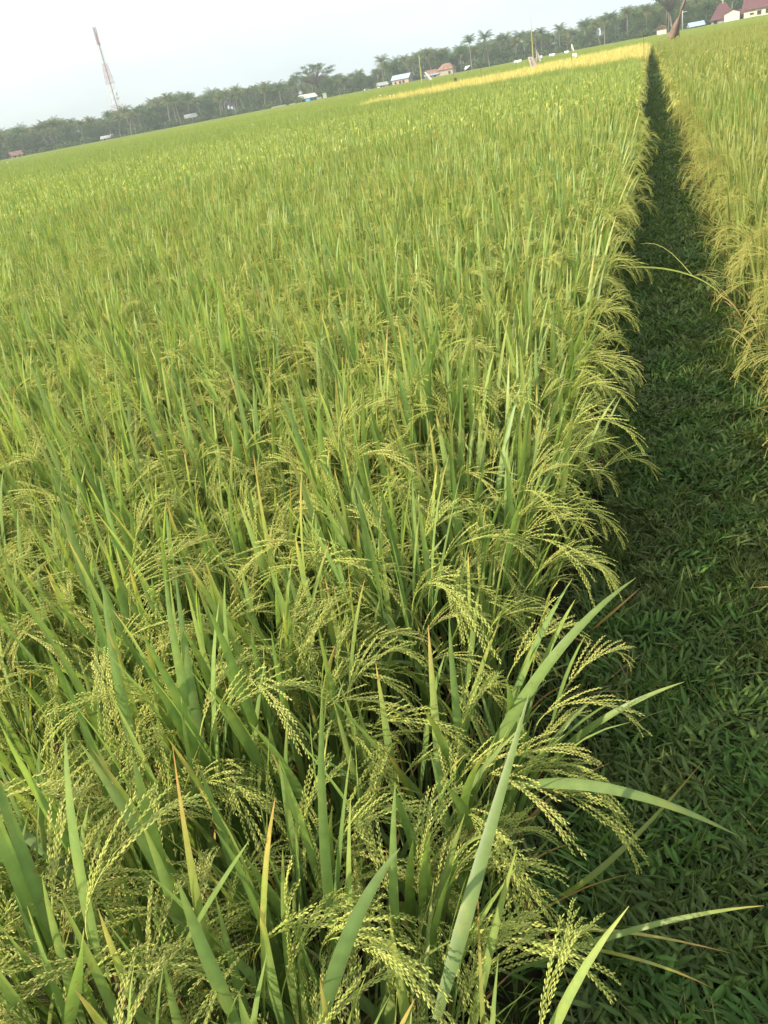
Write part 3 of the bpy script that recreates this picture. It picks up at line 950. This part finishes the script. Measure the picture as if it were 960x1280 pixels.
# single trees one can point to: (key, pixel x at the foot, distance, pixel y of top, name, label)
heroes = [
    ('p3', 480, 405, 72, 'coconut palm with full round crown left of the blue-roofed house', 0.0),
    ('p5', 590, 400, 46, 'tall coconut palm with pale bent trunk standing clear right of the rust-roofed house', 0.0),
    ('p1', 612, 405, 41, 'tall coconut palm with broad bright crown, second right of the rust-roofed house', 0.3),
    ('p0', 31, 430, 160, 'coconut palm with reddish dry fronds beside the rust-coloured hut at far left', 0.0),
    ('p2', 62, 425, 154, 'leaning coconut palm with pale bare trunk, first right of the far left hut', PI),
    ('p4', 71, 425, 151, 'leaning coconut palm with pale bare trunk, second right of the far left hut', 0),
    ('p2', 82, 425, 149, 'leaning coconut palm with pale bare trunk, third right of the far left hut', PI),
    ('p3', 700, 415, 33, 'coconut palm with drooping orange-brown fronds right of the bamboo pole', .5),
    ('p5', 756, 400, 22, 'palm with pale grey trunk showing at the dark wood edge near the white shed', 0),
]
for k, px, D, ty, lab, r in heroes:
    tree(k, px, D, ty, 'coconut_palm', lab, 'palm tree', rot=r)
tree('u', 397, 412, 78, 'rain_tree', 'wide flat-topped spreading tree rising above the palms over the blue-walled house', 'tree', rot=.4)
tree('v', 836, 340, -22, 'rain_tree', 'tall airy tree with open crown behind the small white shed', 'tree', rot=.2)
tree('v', 222, 440, 113, 'rain_tree', 'dark spreading tree right of the lattice tower', 'tree', rot=1.2)
tree('b1', 452, 430, 91, 'broadleaf_tree', 'pale thin-crowned tree left of the palm by the blue-roofed house', 'tree')
# skyline heights along the treeline (pixel x, pixel y of the tops)
prof = np.array([(-120, 185), (0, 167), (30, 160), (60, 158), (90, 151), (130, 147), (165, 136), (190, 131), (215, 118), (235, 120), (260, 116), (300, 112), (330, 106), (360, 104), (380, 98),
                 (420, 93), (450, 94), (500, 74), (540, 62), (570, 64), (600, 55), (640, 46), (680, 38), (700, 40), (730, 30), (760, 22), (790, 10), (815, 8), (840, 0), (870, 3), (900, -4), (960, -20), (1060, -40)])
def pick_label(px, kind):
    seg = next(t_ for lim, t_ in ((35, 'behind the rust-coloured hut at far left'), (120, 'left of the hut below the tower'), (160, 'around the lattice tower foot'), (205, 'just right of the lattice tower'),
                                  (250, 'behind the pale half-hidden house'), (340, 'left of the row of pale walls'), (415, 'around the blue-walled house'), (470, 'above the parked pale vehicle'),
                                  (520, 'behind the blue-roofed house'), (580, 'behind the rust-roofed house'), (660, 'left of the yellow bamboo pole'), (712, 'between bamboo pole and flag stick'),
                                  (770, 'right of the flag stick'), (818, 'left of the white shed'), (885, 'behind the leaning brown cloth'), (2000, 'behind church and cream building')) if px < lim)
    return (f'dark green coconut palm in the treeline {seg}' if kind == 'p' else f'dense rounded dark tree in the treeline {seg}'), \
           (f'treeline palms {seg}' if kind == 'p' else f'treeline trees {seg}')
px = -60
while px < 1010:
    for rowi, (dd, dens) in enumerate(((0, 1.0), (26, 1.0))):
        D = (415 if px < 800 else 365) + dd + rng.normal(0, 7)
        x = px + rng.normal(0, 3)
        ty = float(np.interp(x, prof[:, 0], prof[:, 1])) - 3 + abs(rng.normal(0, 6.5)) + (2 if rowi == 0 else -1)
        isp = rng.random() < .62
        key = palm_keys[int(rng.integers(6))] if isp else leaf_keys[int(rng.integers(5))]
        if not isp: ty += 4
        lab, grp = pick_label(x, key[0])
        tree(key, x, D, ty, None, lab, 'palm tree' if isp else 'tree', grp)
    px += 10.5
# the solid mass of the wood behind and the undergrowth in front
P = []; R = []; Sc = []; I = []
srcs = [TREES[k]['w'] for k in palm_keys + leaf_keys]
for _ in range(800):
    x = rng.uniform(-160, 1120); D = (470 if x < 800 else 410) + rng.uniform(0, 70)
    p = ground_at(x, D); ty = float(np.interp(x, prof[:, 0], prof[:, 1])) + rng.uniform(-1, 10)
    i = int(rng.integers(11)); hh = at(x, ty, D).z; s = hh / (TREES[(palm_keys + leaf_keys)[i]]['h'])
    P.append(p); R.append((0, 0, rng.uniform(0, 6.28))); Sc.append((s, s, s)); I.append(i)
gn_scatter('woodland', srcs, P, R, Sc, I, 'hazy mass of palms and trees filling the wood behind the treeline', 'woodland')
P = []; R = []; Sc = []; I = []
bush = []
for _ in range(4):
    w = MB(); n = 500
    v = rng.normal(size=(n, 3)); v /= np.linalg.norm(v, axis=1)[:, None]; v *= rng.random((n, 1)) ** .4
    C = v * np.array([1.7, 1.7, 1.2]) + np.array([0, 0, 1.0]); C[:, 2] = np.abs(C[:, 2])
    a = rng.normal(size=(n, 3)); a /= np.linalg.norm(a, axis=1)[:, None]
    b_ = np.cross(a, rng.normal(size=(n, 3))); b_ /= np.linalg.norm(b_, axis=1)[:, None]
    q = np.stack([C - a * .22, C + b_ * .14, C + a * .22, C - b_ * .14], 1).reshape(-1, 3)
    w.add(q, np.arange(n * 4).reshape(-1, 4), c=np.repeat(np.stack([np.clip(rng.normal(.6, .25, n), 0, 1), rng.uniform(.1, .9, n), np.zeros(n)], 1), 4, 0))
    bush.append(w.mesh('bush', M_tree, False))
for _ in range(900):
    x = rng.uniform(-160, 1120); D = (404 if x < 800 else 352) + rng.uniform(0, 40)
    p = ground_at(x, D); s = rng.uniform(.6, 1.7) * (1.5 if D > 425 else 1)
    P.append(p); R.append((0, 0, rng.uniform(0, 6.28))); Sc.append((s, s, s)); I.append(int(rng.integers(4)))
gn_scatter('undergrowth', bush, P, R, Sc, I, 'tangled bushes along the foot of the treeline', 'undergrowth')

# ------------------------------------------------------------------ houses
M_white = simple_mat('white_wall', (.74, .72, .62), .85, noise=.1)
M_cream = simple_mat('cream_wall', (.78, .72, .50), .85, noise=.12)
M_pink = simple_mat('pink_wall', (.58, .42, .32), .9, noise=.2, nscale=1.5)
M_beige = simple_mat('beige_wall', (.52, .44, .33), .9, noise=.2, nscale=1.5)
M_blue = simple_mat('blue_wall', (.10, .34, .55), .8, noise=.15)
M_rblue = simple_mat('blue_metal_roof', (.40, .50, .62), .55, noise=.25, nscale=1.2)
M_rust = simple_mat('rusted_metal_roof', (.36, .20, .15), .8, noise=.45, nscale=.8)
M_rred = simple_mat('red_metal_roof', (.15, .065, .07), .6, noise=.2)
M_grey = simple_mat('grey_metal_roof', (.46, .44, .42), .7, noise=.3)
M_dark = simple_mat('dark_opening', (.04, .035, .03), .6)
M_wood = simple_mat('wood', (.22, .15, .09), .85, noise=.3)

def prism_roof(mb, w, d, z0, z1, ov=.4, th=.12, hip=0.0):
    """ridge along x; hip pulls the ridge ends in"""
    x = w / 2 + ov; y = d / 2 + ov; zz = z0 - ov * (z1 - z0) / (d / 2)
    hx = x - hip
    for dz, flip in ((0, False), (th, True)):
        pass
    v = [[-x, -y, zz], [x, -y, zz], [x, y, zz], [-x, y, zz], [-hx, 0, z1], [hx, 0, z1]]
    v2 = [[a, b_, c + th] for a, b_, c in v]
    V = v + v2
    mb.add(V, [[6, 7, 11, 10], [8, 9, 10, 11], [1, 0, 4, 5], [3, 2, 5, 4], [0, 1, 7, 6], [1, 2, 8, 7], [2, 3, 9, 8], [3, 0, 6, 9]],
           [[7, 8, 11], [9, 6, 10], [2, 1, 5], [0, 3, 4]])

def wall_body(mb, w, d, h, peak=0):
    mb.box((-w / 2, -d / 2, 0), (w / 2, d / 2, h))
    if peak:
        for s in (-1, 1):
            x0, x1 = (s * w / 2, s * (w / 2 - .15))
            mb.add([[x0, -d / 2, h], [x0, d / 2, h], [x0, 0, h + peak], [x1, -d / 2, h], [x1, d / 2, h], [x1, 0, h + peak]],
                   [[0, 1, 4, 3], [1, 2, 5, 4], [2, 0, 3, 5]], [[0, 2, 1], [3, 4, 5]])

def house(name, label, cat, px, D, w, d, h, peak, wall, roof, rot=0.0, hip=0.0, wins=(), door=None, ov=.5, group=None, base=0.0):
    p = ground_at(px, D); p.z = base
    t = thing(name, label, cat, p, face_cam(p) + rot, group, .88 if D > 350 else 1)
    b1 = MB(); wall_body(b1, w, d, h, peak if hip == 0 else 0); link('wall', b1.mesh('wall', wall, False), t)
    b2 = MB(); prism_roof(b2, w, d, h + .02, h + peak + .04, ov, .12, hip); link('roof', b2.mesh('roof', roof, False), t)
    for (x, z, ww, hh) in wins:
        f = MB(); f.box((x - ww / 2 - .08, -d / 2 - .06, z - .08), (x + ww / 2 + .08, -d / 2 - .003, z + hh + .08))
        fo = link('window', f.mesh('window', wall, False), t)
        g2 = MB(); g2.box((x - ww / 2, -d / 2 - .075, z), (x + ww / 2, -d / 2 - .063, z + hh)); link('pane', g2.mesh('pane', M_dark, False), fo)
    if door:
        x, ww, hh = door
        f = MB(); f.box((x - ww / 2, -d / 2 - .05, .03), (x + ww / 2, -d / 2 - .003, hh)); link('door', f.mesh('door', M_dark, False), t)
    return t

house('village_house', 'pinkish brick house with pale blue metal roof at the edge of the far field', 'house', 503, 392, 8.6, 6, 3.1, 1.7, M_pink, M_rblue, rot=-.35,
      wins=[(1.6, 1.1, 1.0, 1.2), (-2.6, 1.1, .9, 1.0)], door=(-.2, 1.0, 2.2))
house('village_house', 'small white hut with grey roof left of the pinkish house', 'house', 478, 392, 4.4, 4, 1.9, 1.1, M_white, M_grey, rot=.3, wins=[(0, .8, .7, .7)], door=(-1.3, .8, 1.6))
# house with a rusty roof and a blue-eaved lean-to
t = house('village_house', 'long house with rust-brown roof and low beige front behind the white cloth', 'house', 559, 398, 7.5, 7, 3.6, 2.2, M_beige, M_rust, rot=-.25, hip=2.4, wins=[(2.0, 1.3, 1.1, 1.1)])
f = MB(); f.box((-10.5, -3.2, 0), (-3.76, 1.8, 2.3)); link('annex_wall', f.mesh('annex_wall', M_pink, False), t)
f = MB(); f.add([[-10.9, -3.9, 2.35], [-3.3, -3.9, 2.35], [-3.3, 2.2, 4.3], [-10.9, 2.2, 4.3], [-10.9, -3.9, 2.5], [-3.3, -3.9, 2.5], [-3.3, 2.2, 4.45], [-10.9, 2.2, 4.45]],
              [[4, 5, 6, 7], [0, 3, 2, 1], [0, 1, 5, 4], [1, 2, 6, 5], [2, 3, 7, 6], [3, 0, 4, 7]]); link('annex_roof', f.mesh('annex_roof', M_rust, False), t)
f = MB(); f.box((-10.95, -4.0, 1.95), (-3.25, -3.93, 2.62)); link('eave_board', f.mesh('eave_board', M_rblue, False), t)
f = MB(); f.box((-6, -3.28, 1.0), (-5.1, -3.21, 1.8)); link('window', f.mesh('window', M_dark, False), t)
house('village_house', 'small house with bright blue wall and white roof under the spreading tree', 'house', 389, 400, 4.2, 4.4, 2.7, 1.4, M_blue, M_white, rot=.5, wins=[(.8, 1, .8, .9)], door=(-.8, .9, 2))
house('village_house', 'low white-roofed house just left of the bright blue one', 'house', 380, 408, 4.0, 4.4, 3.3, .9, M_beige, M_white, rot=.2, wins=[(0, 1, .9, .9)])
house('village_house', 'pale house half hidden by palms right of the lattice tower', 'house', 240, 420, 5.6, 4.4, 4.0, 1.4, M_beige, M_grey, rot=.1, wins=[(-1.5, 2.4, .9, 1), (1.3, 2.4, .9, 1)])
house('village_house', 'tiny pale hut showing between bushes right of the tower foot', 'house', 211, 414, 3.2, 3, 2.0, .8, M_beige, M_grey, rot=.3, wins=[(0, .9, .7, .7)])
house('village_house', 'hut with pale metal roof below the lattice tower', 'house', 134, 412, 5.4, 4, 1.9, 1.0, M_beige, M_grey, rot=-.2, wins=[(1, .8, .8, .7)], door=(-1, .9, 1.7))
house('village_house', 'rust-coloured hut among palms at the far left edge', 'house', 20, 404, 5.2, 4, 2.2, 1.4, M_pink, M_rust, rot=.3, wins=[(-1.2, .9, .8, .8)], door=(1, .9, 1.8))
house('storage_shed', 'small bright white shed with gable end facing the field, before the tall open tree', 'shed', 827, 290, 3.4, 2.7, 2.4, .9, M_white, M_rust, rot=PI / 2, ov=.25)
house('village_house', 'low shed with pale bluish roof between the leaning brown cloth and the church', 'shed', 870, 320, 4.0, 3, 1.5, .9, M_beige, M_rblue, rot=.2, wins=[(0, .5, .8, .6)])
# church with steep red roof, white gable porch and cross
p = ground_at(903, 306)
t = thing('church', 'building with steep dark red roof, cross and bright white gabled porch', 'church', p, face_cam(p) + .05)
f = MB(); wall_body(f, 6, 7, 2.3, 0); link('wall', f.mesh('wall', M_grey, False), t)
f = MB(); prism_roof(f, 6, 7, 2.3, 6.0, .5, .12, 2.6); link('roof', f.mesh('roof', M_rred, False), t)
f = MB(); f.box((.3, -6.6, 0), (4.4, -3.9, 3.0)); f.add([[.3, -6.6, 3.0], [4.4, -6.6, 3.0], [2.35, -6.6, 3.8], [.3, -3.9, 3.0], [4.4, -3.9, 3.0], [2.35, -3.9, 3.8]], [[0, 3, 5, 2], [4, 1, 2, 5]], [[0, 2, 1][::-1], [3, 4, 5]])
link('porch', f.mesh('porch', M_white, False), t)
f = MB()
for s in (-1, 1):
    f.add([[2.35, -6.9, 3.9], [2.35 + s * 2.4, -6.9, 2.95], [2.35 + s * 2.4, -3.7, 2.95], [2.35, -3.7, 3.9], [2.35, -6.9, 4.02], [2.35 + s * 2.4, -6.9, 3.07], [2.35 + s * 2.4, -3.7, 3.07], [2.35, -3.7, 4.02]],
          [[0, 1, 2, 3], [4, 5, 6, 7], [0, 1, 5, 4], [1, 2, 6, 5], [2, 3, 7, 6]])
link('porch_roof', f.mesh('porch_roof', M_rred, False), t)
f = MB(); f.box((-.1, -.1, 6.0), (.1, .1, 7.6)); f.box((-.45, -.09, 6.85), (-.103, .09, 7.05)); f.box((.103, -.09, 6.85), (.45, .09, 7.05)); link('cross', f.mesh('cross', M_white, False), t)
f = MB(); f.box((-2.6, -3.56, .6), (-1.6, -3.503, 1.7)); link('window', f.mesh('window', M_dark, False), t)
house('village_house', 'low house with red roof squeezed between church and long cream building', 'house', 923, 306, 3.0, 5, 1.9, 1.5, M_cream, M_rred, rot=.1, wins=[(.6, .7, .8, .8)])
house('school_building', 'long cream building with dark red roof and a row of dark windows', 'building', 968, 300, 15.5, 7, 3.3, 3.2, M_cream, M_rred, rot=-.12, ov=.6,
      wins=[(-5.6, 1.5, 1.1, .5), (-3.6, 1.2, 1.1, 1.1), (-1.3, 1.2, 1.2, 1.2), (1.0, 1.2, 1.2, 1.2), (3.3, 1.2, 1.2, 1.2), (5.8, 1.2, 1.2, 1.2)])
# pale wall pieces and fence at the field edge
for px, w_, h_, lab in ((343, 2.8, 1.3, 'pale low wall, leftmost piece of the broken row left of the blue-walled house'), (352, 3.6, 1.3, 'longest pale low wall in the broken row left of the blue-walled house'),
                        (365, 2.6, 1.1, 'middle pale low wall in the broken row left of the blue-walled house'), (374, 2.4, .9, 'pale low wall nearest the blue-walled house on its left'),
                        (399, 2.0, 1.6, 'cream garden wall immediately right of the blue-walled house'), (406, 1.6, 2.8, 'narrow tall cream wall a little right of the blue-walled house')):
    p = ground_at(px, 396)
    f = MB(); f.box((-w_ / 2, -.1, 0), (w_ / 2, .1, h_)); f.box((-w_ / 2 - .05, -.14, h_ + .002), (w_ / 2 + .05, .14, h_ + .1))
    tag(link('garden_wall', f.mesh('garden_wall', M_cream, False), None, p, (0, 0, face_cam(p) + rng.normal(0, .15))), lab, 'wall')
# parked pale car at the village edge
M_car = simple_mat('car_paint', (.72, .72, .70), .35, .5)
M_tyre = simple_mat('tyre_rubber', (.03, .03, .03), .8)
p = ground_at(459, 396)
t = thing('parked_car', 'small pale vehicle parked at the field edge left of the white hut', 'car', p, face_cam(p) + .2)
f = MB()
prof2 = [(-2, .45), (-2, .95), (-1.5, 1.0), (-1.0, 1.5), (.6, 1.5), (1.1, 1.0), (2, .9), (2, .45)]
v = [[x, -.8, z] for x, z in prof2] + [[x, .8, z] for x, z in prof2]; n = len(prof2)
f.add(v, [[i, (i + 1) % n, (i + 1) % n + n, i + n] for i in range(n)] + [[0, 1, 6, 7], [1, 2, 5, 6], [2, 3, 4, 5], [8, 15, 14, 9], [9, 14, 13, 10], [10, 13, 12, 11]])
link('body', f.mesh('body', M_car, False), t)
f = MB(); f.box((-1.15, -.82, 1.05), (.8, -.803, 1.4)); link('window', f.mesh('window', M_dark, False), t)
for x in (-1.3, 1.3):
    for y in (-.75, .75):
        f = MB(); f.tube([[x, y - .1, .32], [x, y + .1, .32]], [.32, .32], 12); link('wheel', f.mesh('wheel', M_tyre), t)

# ------------------------------------------------------------------ lattice tower
M_tred = simple_mat('red_paint', (.50, .20, .17), .6); M_twht = simple_mat('white_paint', (.85, .85, .80), .6)
D = 545
base = ground_at(160, D); topp = at(117, 33, D)
bx = at(117, 33, D); HT = topp.z
base = Vector((bx.x, bx.y, 0))
t = thing('lattice_tower', 'tall red and white lattice telecom tower rising above the palms', 'tower', base, face_cam(base) + .4)
def half(z): return max(.75, 3.6 - (3.6 - .75) * z / (HT * .80))
bands = [(0, .14, 0), (.14, .31, 1), (.31, .50, 0), (.50, .68, 1), (.68, .84, 0), (.84, 1.0, 1)]
for a_, b_, col in bands:
    f = MB(); z0, z1 = a_ * HT, b_ * HT; n = max(2, int((z1 - z0) / 3))
    zs_ = np.linspace(z0, z1, n + 1)
    for i in range(n):
        za, zb = zs_[i], zs_[i + 1] - (.02 if i == n - 1 else 0)
        ca = [np.array([sx * half(za), sy * half(za), za]) for sx, sy in ((-1, -1), (1, -1), (1, 1), (-1, 1))]
        cb = [np.array([sx * half(zb), sy * half(zb), zb]) for sx, sy in ((-1, -1), (1, -1), (1, 1), (-1, 1))]
        for k in range(4):
            f.tube([ca[k], cb[k]], .10, 4, cap=False)
            f.tube([ca[k], cb[(k + 1) % 4]], .07, 3, cap=False); f.tube([ca[(k + 1) % 4], cb[k]], .07, 3, cap=False)
            f.tube([ca[k], ca[(k + 1) % 4]], .07, 3, cap=False)
    link('lattice_section', f.mesh('lattice_section', M_tred if col else M_twht, False), t)
f = MB(); f.box((-.22, -.22, .1), (.22, .22, HT - 1)); lad = link('cable_ladder', f.mesh('cable_ladder', simple_mat('cable_grey', (.25, .17, .15), .7), False), t)
for k, (z, a_) in enumerate(((HT - 2, 0), (HT - 2, 2.1), (HT - 2, 4.2), (HT - 7, .8), (HT - 7, 3.4))):
    f = MB(); f.box((-.15, -1.25, -1.1), (.15, -.95, 1.1), rz(a_)); link('antenna', f.mesh('antenna', M_twht, False), t, (0, 0, z))
for z in (HT * .40, HT * .36):
    f = MB(); f.tube([[0, -2.6, 0], [0, -3.0, 0]], [.9, .8], 12); link('dish', f.mesh('dish', M_twht, False), t, (.6, 0, z))

# ------------------------------------------------------------------ poles, cloths and scarecrows in the fields
M_bamboo = simple_mat('bamboo', (.52, .46, .16), .5, noise=.25, nscale=4)
M_stick = simple_mat('dark_stick', (.16, .12, .08), .8, noise=.2)
M_cloth = simple_mat('white_cloth', (.82, .82, .80), .9, noise=.06)
M_clothp = simple_mat('pinkish_grey_cloth', (.52, .44, .42), .9, noise=.25, nscale=6)
M_clothb = simple_mat('brown_cloth', (.23, .155, .12), .9, noise=.3, nscale=3)
M_plastic = simple_mat('white_plastic', (.80, .80, .80), .4, .5)
def stake(mb, h, r, lean=(0, 0), node=True, z0=0):
    n = 9; tt = np.linspace(0, 1, n)
    P = np.stack([lean[0] * tt ** 1.2, lean[1] * tt, z0 + h * tt], 1)
    R = r * (1 - .5 * tt) * np.array([1.12 if (i % 2 and node) else 1 for i in range(n)])
    mb.tube(P, R, 7)
def cloth(mb, w0, w1, h, nx=7, nz=9, amp=.05, droop=(0, 0), loc=(0, 0, 0), ragged=.06, th=.004):
    V = []
    for j in range(nz + 1):
        v_ = j / nz; w_ = w0 + (w1 - w0) * v_
        for i in range(nx + 1):
            u = i / nx - .5
            V.append([loc[0] + u * w_ + droop[0] * v_, loc[1] + amp * math.sin(u * 9 + v_ * 3) * (.3 + v_) + droop[1] * v_, loc[2] - h * v_ + (rng.normal(0, ragged) * h if j == nz else 0) - .08 * h * abs(u)])
    V = np.array(V); n = len(V)
    Q = [[j*(nx+1)+i, j*(nx+1)+i+1, (j+1)*(nx+1)+i+1, (j+1)*(nx+1)+i] for j in range(nz) for i in range(nx)]
    Q2 = [[q[3] + n, q[2] + n, q[1] + n, q[0] + n] for q in Q]
    E = [[i, i + n, i + 1 + n, i + 1] for i in range(nx)]
    mb.add(np.concatenate([V, V + [0, th, 0]]), Q + Q2 + E)

def pole_thing(name, label, cat, px, D, h, r, lean=(0, 0), mat=None, cloths=(), group=None):
    F = 1.3 if D < 120 else 1.0
    p = ground_at(px, D * F); p.z = .9 - .9 * F
    t = thing(name, label, cat, p, face_cam(p), group, F)
    f = MB(); stake(f, h, r, lean); link('pole', f.mesh('pole', mat or M_bamboo), t)
    for (w0, w1, hh, lc, dr, mt) in cloths:
        f = MB(); cloth(f, w0, w1, hh, loc=lc, droop=dr, amp=.05 * max(w0, w1) + .02); link('cloth', f.mesh('cloth', mt), t)
    return t
pole_thing('bamboo_pole', 'tall thin bamboo pole in the far field left of the rust-roofed house', 'pole', 526.5, 150, 4.9, .10, (.1, 0))
pole_thing('cloth_scarecrow', 'slanting white cloth on a stick beside the tall thin bamboo pole', 'scarecrow', 534, 150, 2.4, .05, (-.3, 0), M_stick, [(.25, .45, 1.3, (-.25, -.05, 2.4), (.85, 0), M_cloth)])
pole_thing('cloth_scarecrow', 'small white cloth tied to a stick below the pale-trunked tall palm', 'scarecrow', 584.5, 170, 2.0, .05, (.1, 0), M_stick, [(.9, .5, .6, (.1, -.05, 2.15), (-.6, 0), M_cloth)])
pole_thing('bamboo_pole', 'yellow bamboo pole with thin bent tip rising behind the ragged pinkish cloth', 'pole', 666.5, 60, 3.15, .045, (0.0, 0))
f = MB(); f.tube([[0, 0, 3.15], [.02, 0, 3.6], [.06, 0, 3.85]], [.012, .008, .004], 5); link('tip', f.mesh('tip', M_bamboo), bpy.data.objects['bamboo_pole.001'])
pole_thing('cloth_scarecrow', 'ragged pinkish grey cloth hung slanting on a short stick before the yellow bamboo pole', 'scarecrow', 666, 57, 1.5, .02, (-.1, 0), M_stick, [(.25, .55, .78, (-.18, -.03, 1.5), (.35, 0), M_clothp)])
pole_thing('cloth_scarecrow', 'grey triangular plastic sheet strung on a stick just right of the yellow bamboo pole', 'scarecrow', 673, 100, 2.0, .03, (-.2, 0), M_stick, [(.06, .7, 1.15, (-.2, -.03, 2.0), (.3, 0), M_clothp)])
pole_thing('flag_stick', 'thin stick with two ragged white cloths at the edge of the golden strip', 'flag', 714, 36, 1.65, .011, (.0, 0), M_stick,
           [(.03, .10, .24, (.02, -.02, 1.66), (.05, 0), M_cloth), (.16, .2, .12, (.10, -.02, 1.33), (.04, 0), M_cloth)])
for px, D, h, lab in ((601, 44, 1.45, 'bare dark stake standing upright in the middle of the golden strip'), (565, 52, 1.5, 'bare stake at the upper edge of the golden strip below the rust-roofed house'),
                      (534, 40, 1.28, 'short bare stake on the golden strip below the white slanting cloth'), (805, 36, 1.45, 'thin bare stake at the right end of the golden strip')):
    pole_thing('field_stake', lab, 'stake', px, D, h, .014, (rng.normal(0, .05), 0), M_stick)
f = MB(); cloth(f, .25, .2, .25, loc=(0, 0, 1.25), amp=.06); p = ground_at(568, 67)
t = thing('cloth_scarecrow', 'low dark rag on a stake at the upper edge of the golden strip', 'scarecrow', p, face_cam(p)); link('cloth', f.mesh('cloth', M_stick), t)
f = MB(); stake(f, 1.3, .014); link('pole', f.mesh('pole', M_stick), t)
# brown draped scarecrow at the end of the path
p = ground_at(836, 80); p.z = -.27
t = thing('cloth_scarecrow', 'tall brown cloth draped over a pole leaning right at the end of the path', 'scarecrow', p, face_cam(p), None, 1.3)
f = MB(); stake(f, 3.6, .03, (1.25, 0)); link('pole', f.mesh('pole', M_stick), t)
f = MB()
tt = np.linspace(0, 1, 14)
ring = []
for i, u in enumerate(tt):
    rr = .05 + .25 * max(0, (1 - u) - .40) / .6 + .05 * math.sin(u * 11) + .03 * math.sin(u * 23)
    for k in range(12):
        a_ = k * PI / 6
        ring.append([1.25 * (.22 + .78 * u) ** 1.2 + rr * math.cos(a_) * (1 + .2 * math.sin(3 * a_)) - .02, rr * .7 * math.sin(a_) * (1 + .15 * math.cos(4 * a_)), .95 + u * 2.65 + (rng.normal(0, .10) if i < 2 else rng.normal(0, .02))])
f.add(ring, [[i*12+k, i*12+(k+1) % 12, (i+1)*12+(k+1) % 12, (i+1)*12+k] for i in range(13) for k in range(12)])
link('cloth', f.mesh('cloth', M_clothb), t)
f = MB(); stake(f, 1.7, .022, (.02, 0)); link('prop', f.mesh('prop', M_stick), t, (.62, 0, 0))
# pale concrete utility pole behind it
M_conc = simple_mat('concrete', (.55, .54, .50), .8)
p = ground_at(853, 300)
t = thing('utility_pole', 'pale slender utility pole right of the leaning brown cloth', 'pole', p, face_cam(p))
f = MB(); f.tube([[0, 0, 0], [0, 0, 7.5]], [.16, .10], 8); link('pole', f.mesh('pole', M_conc), t)
f = MB(); f.box((-.1, -.06, 5.6), (1.2, .06, 5.75)); link('crossarm', f.mesh('crossarm', M_conc, False), t)
# white plastic sheets lying on the far dike
for px, D, w_, lab in ((647, 230, 1.9, 'white plastic sheet on the far dike, leftmost of the four near the bamboo pole'), (675, 225, 1.0, 'small white plastic sheet on the far dike just right of the bamboo pole'),
                       (690, 225, 1.4, 'white plastic sheet on the far dike, third from the left near the bamboo pole'), (708, 225, 1.0, 'white plastic sheet on the far dike left of the two-cloth flag stick')):
    p = ground_at(px, D)
    f = MB(); cloth(f, w_, w_ * .9, .5, loc=(0, 0, 1.45), amp=.2, droop=(0, -.4))
    tag(link('plastic_sheet', f.mesh('plastic_sheet', M_plastic), None, p, (0, 0, face_cam(p))), lab, 'plastic sheet')
for px, py, D, lab in ((473.5, 119, 58, 'tiny white scrap above the rice left of the golden strip, topmost of three'), (485.5, 122.5, 47, 'tiny white scrap at the tip of the golden strip, middle of three'),
                       (490, 123, 46, 'tiny white scrap at the tip of the golden strip, rightmost of three'), (7, 201, 150, 'tiny white scrap on the field at the far left edge')):
    p = ground_at(px, D)
    if D < 100: p = ground_at(px, D * 1.3)
    t = thing('rag_stick', lab, 'rag', p, face_cam(p))
    k = D / 50
    f = MB(); stake(f, 1.0, .008 * k); link('stick', f.mesh('stick', M_stick), t)
    f = MB(); cloth(f, .10 * k, .07 * k, .09 * k, loc=(0, -.02, 1.0), amp=.02); link('cloth', f.mesh('cloth', M_cloth), t)

# ------------------------------------------------------------------ haze
hm, ht = new_mat('haze_air')
ho = ht.nodes.new('ShaderNodeOutputMaterial'); pv = ht.nodes.new('ShaderNodeVolumePrincipled')
pv.inputs['Color'].default_value = (.90, .96, .94, 1)
pv.inputs['Density'].default_value = HAZE_DENSITY
pv.inputs['Anisotropy'].default_value = 0.2
ht.links.new(pv.outputs[0], ho.inputs['Volume'])
g = MB(); g.box((-1550, -1550, -1), (1550, 1550, 75))
tag(link('haze', g.mesh('haze', hm, False)), 'thin pale haze over the fields', 'haze', kind='stuff')
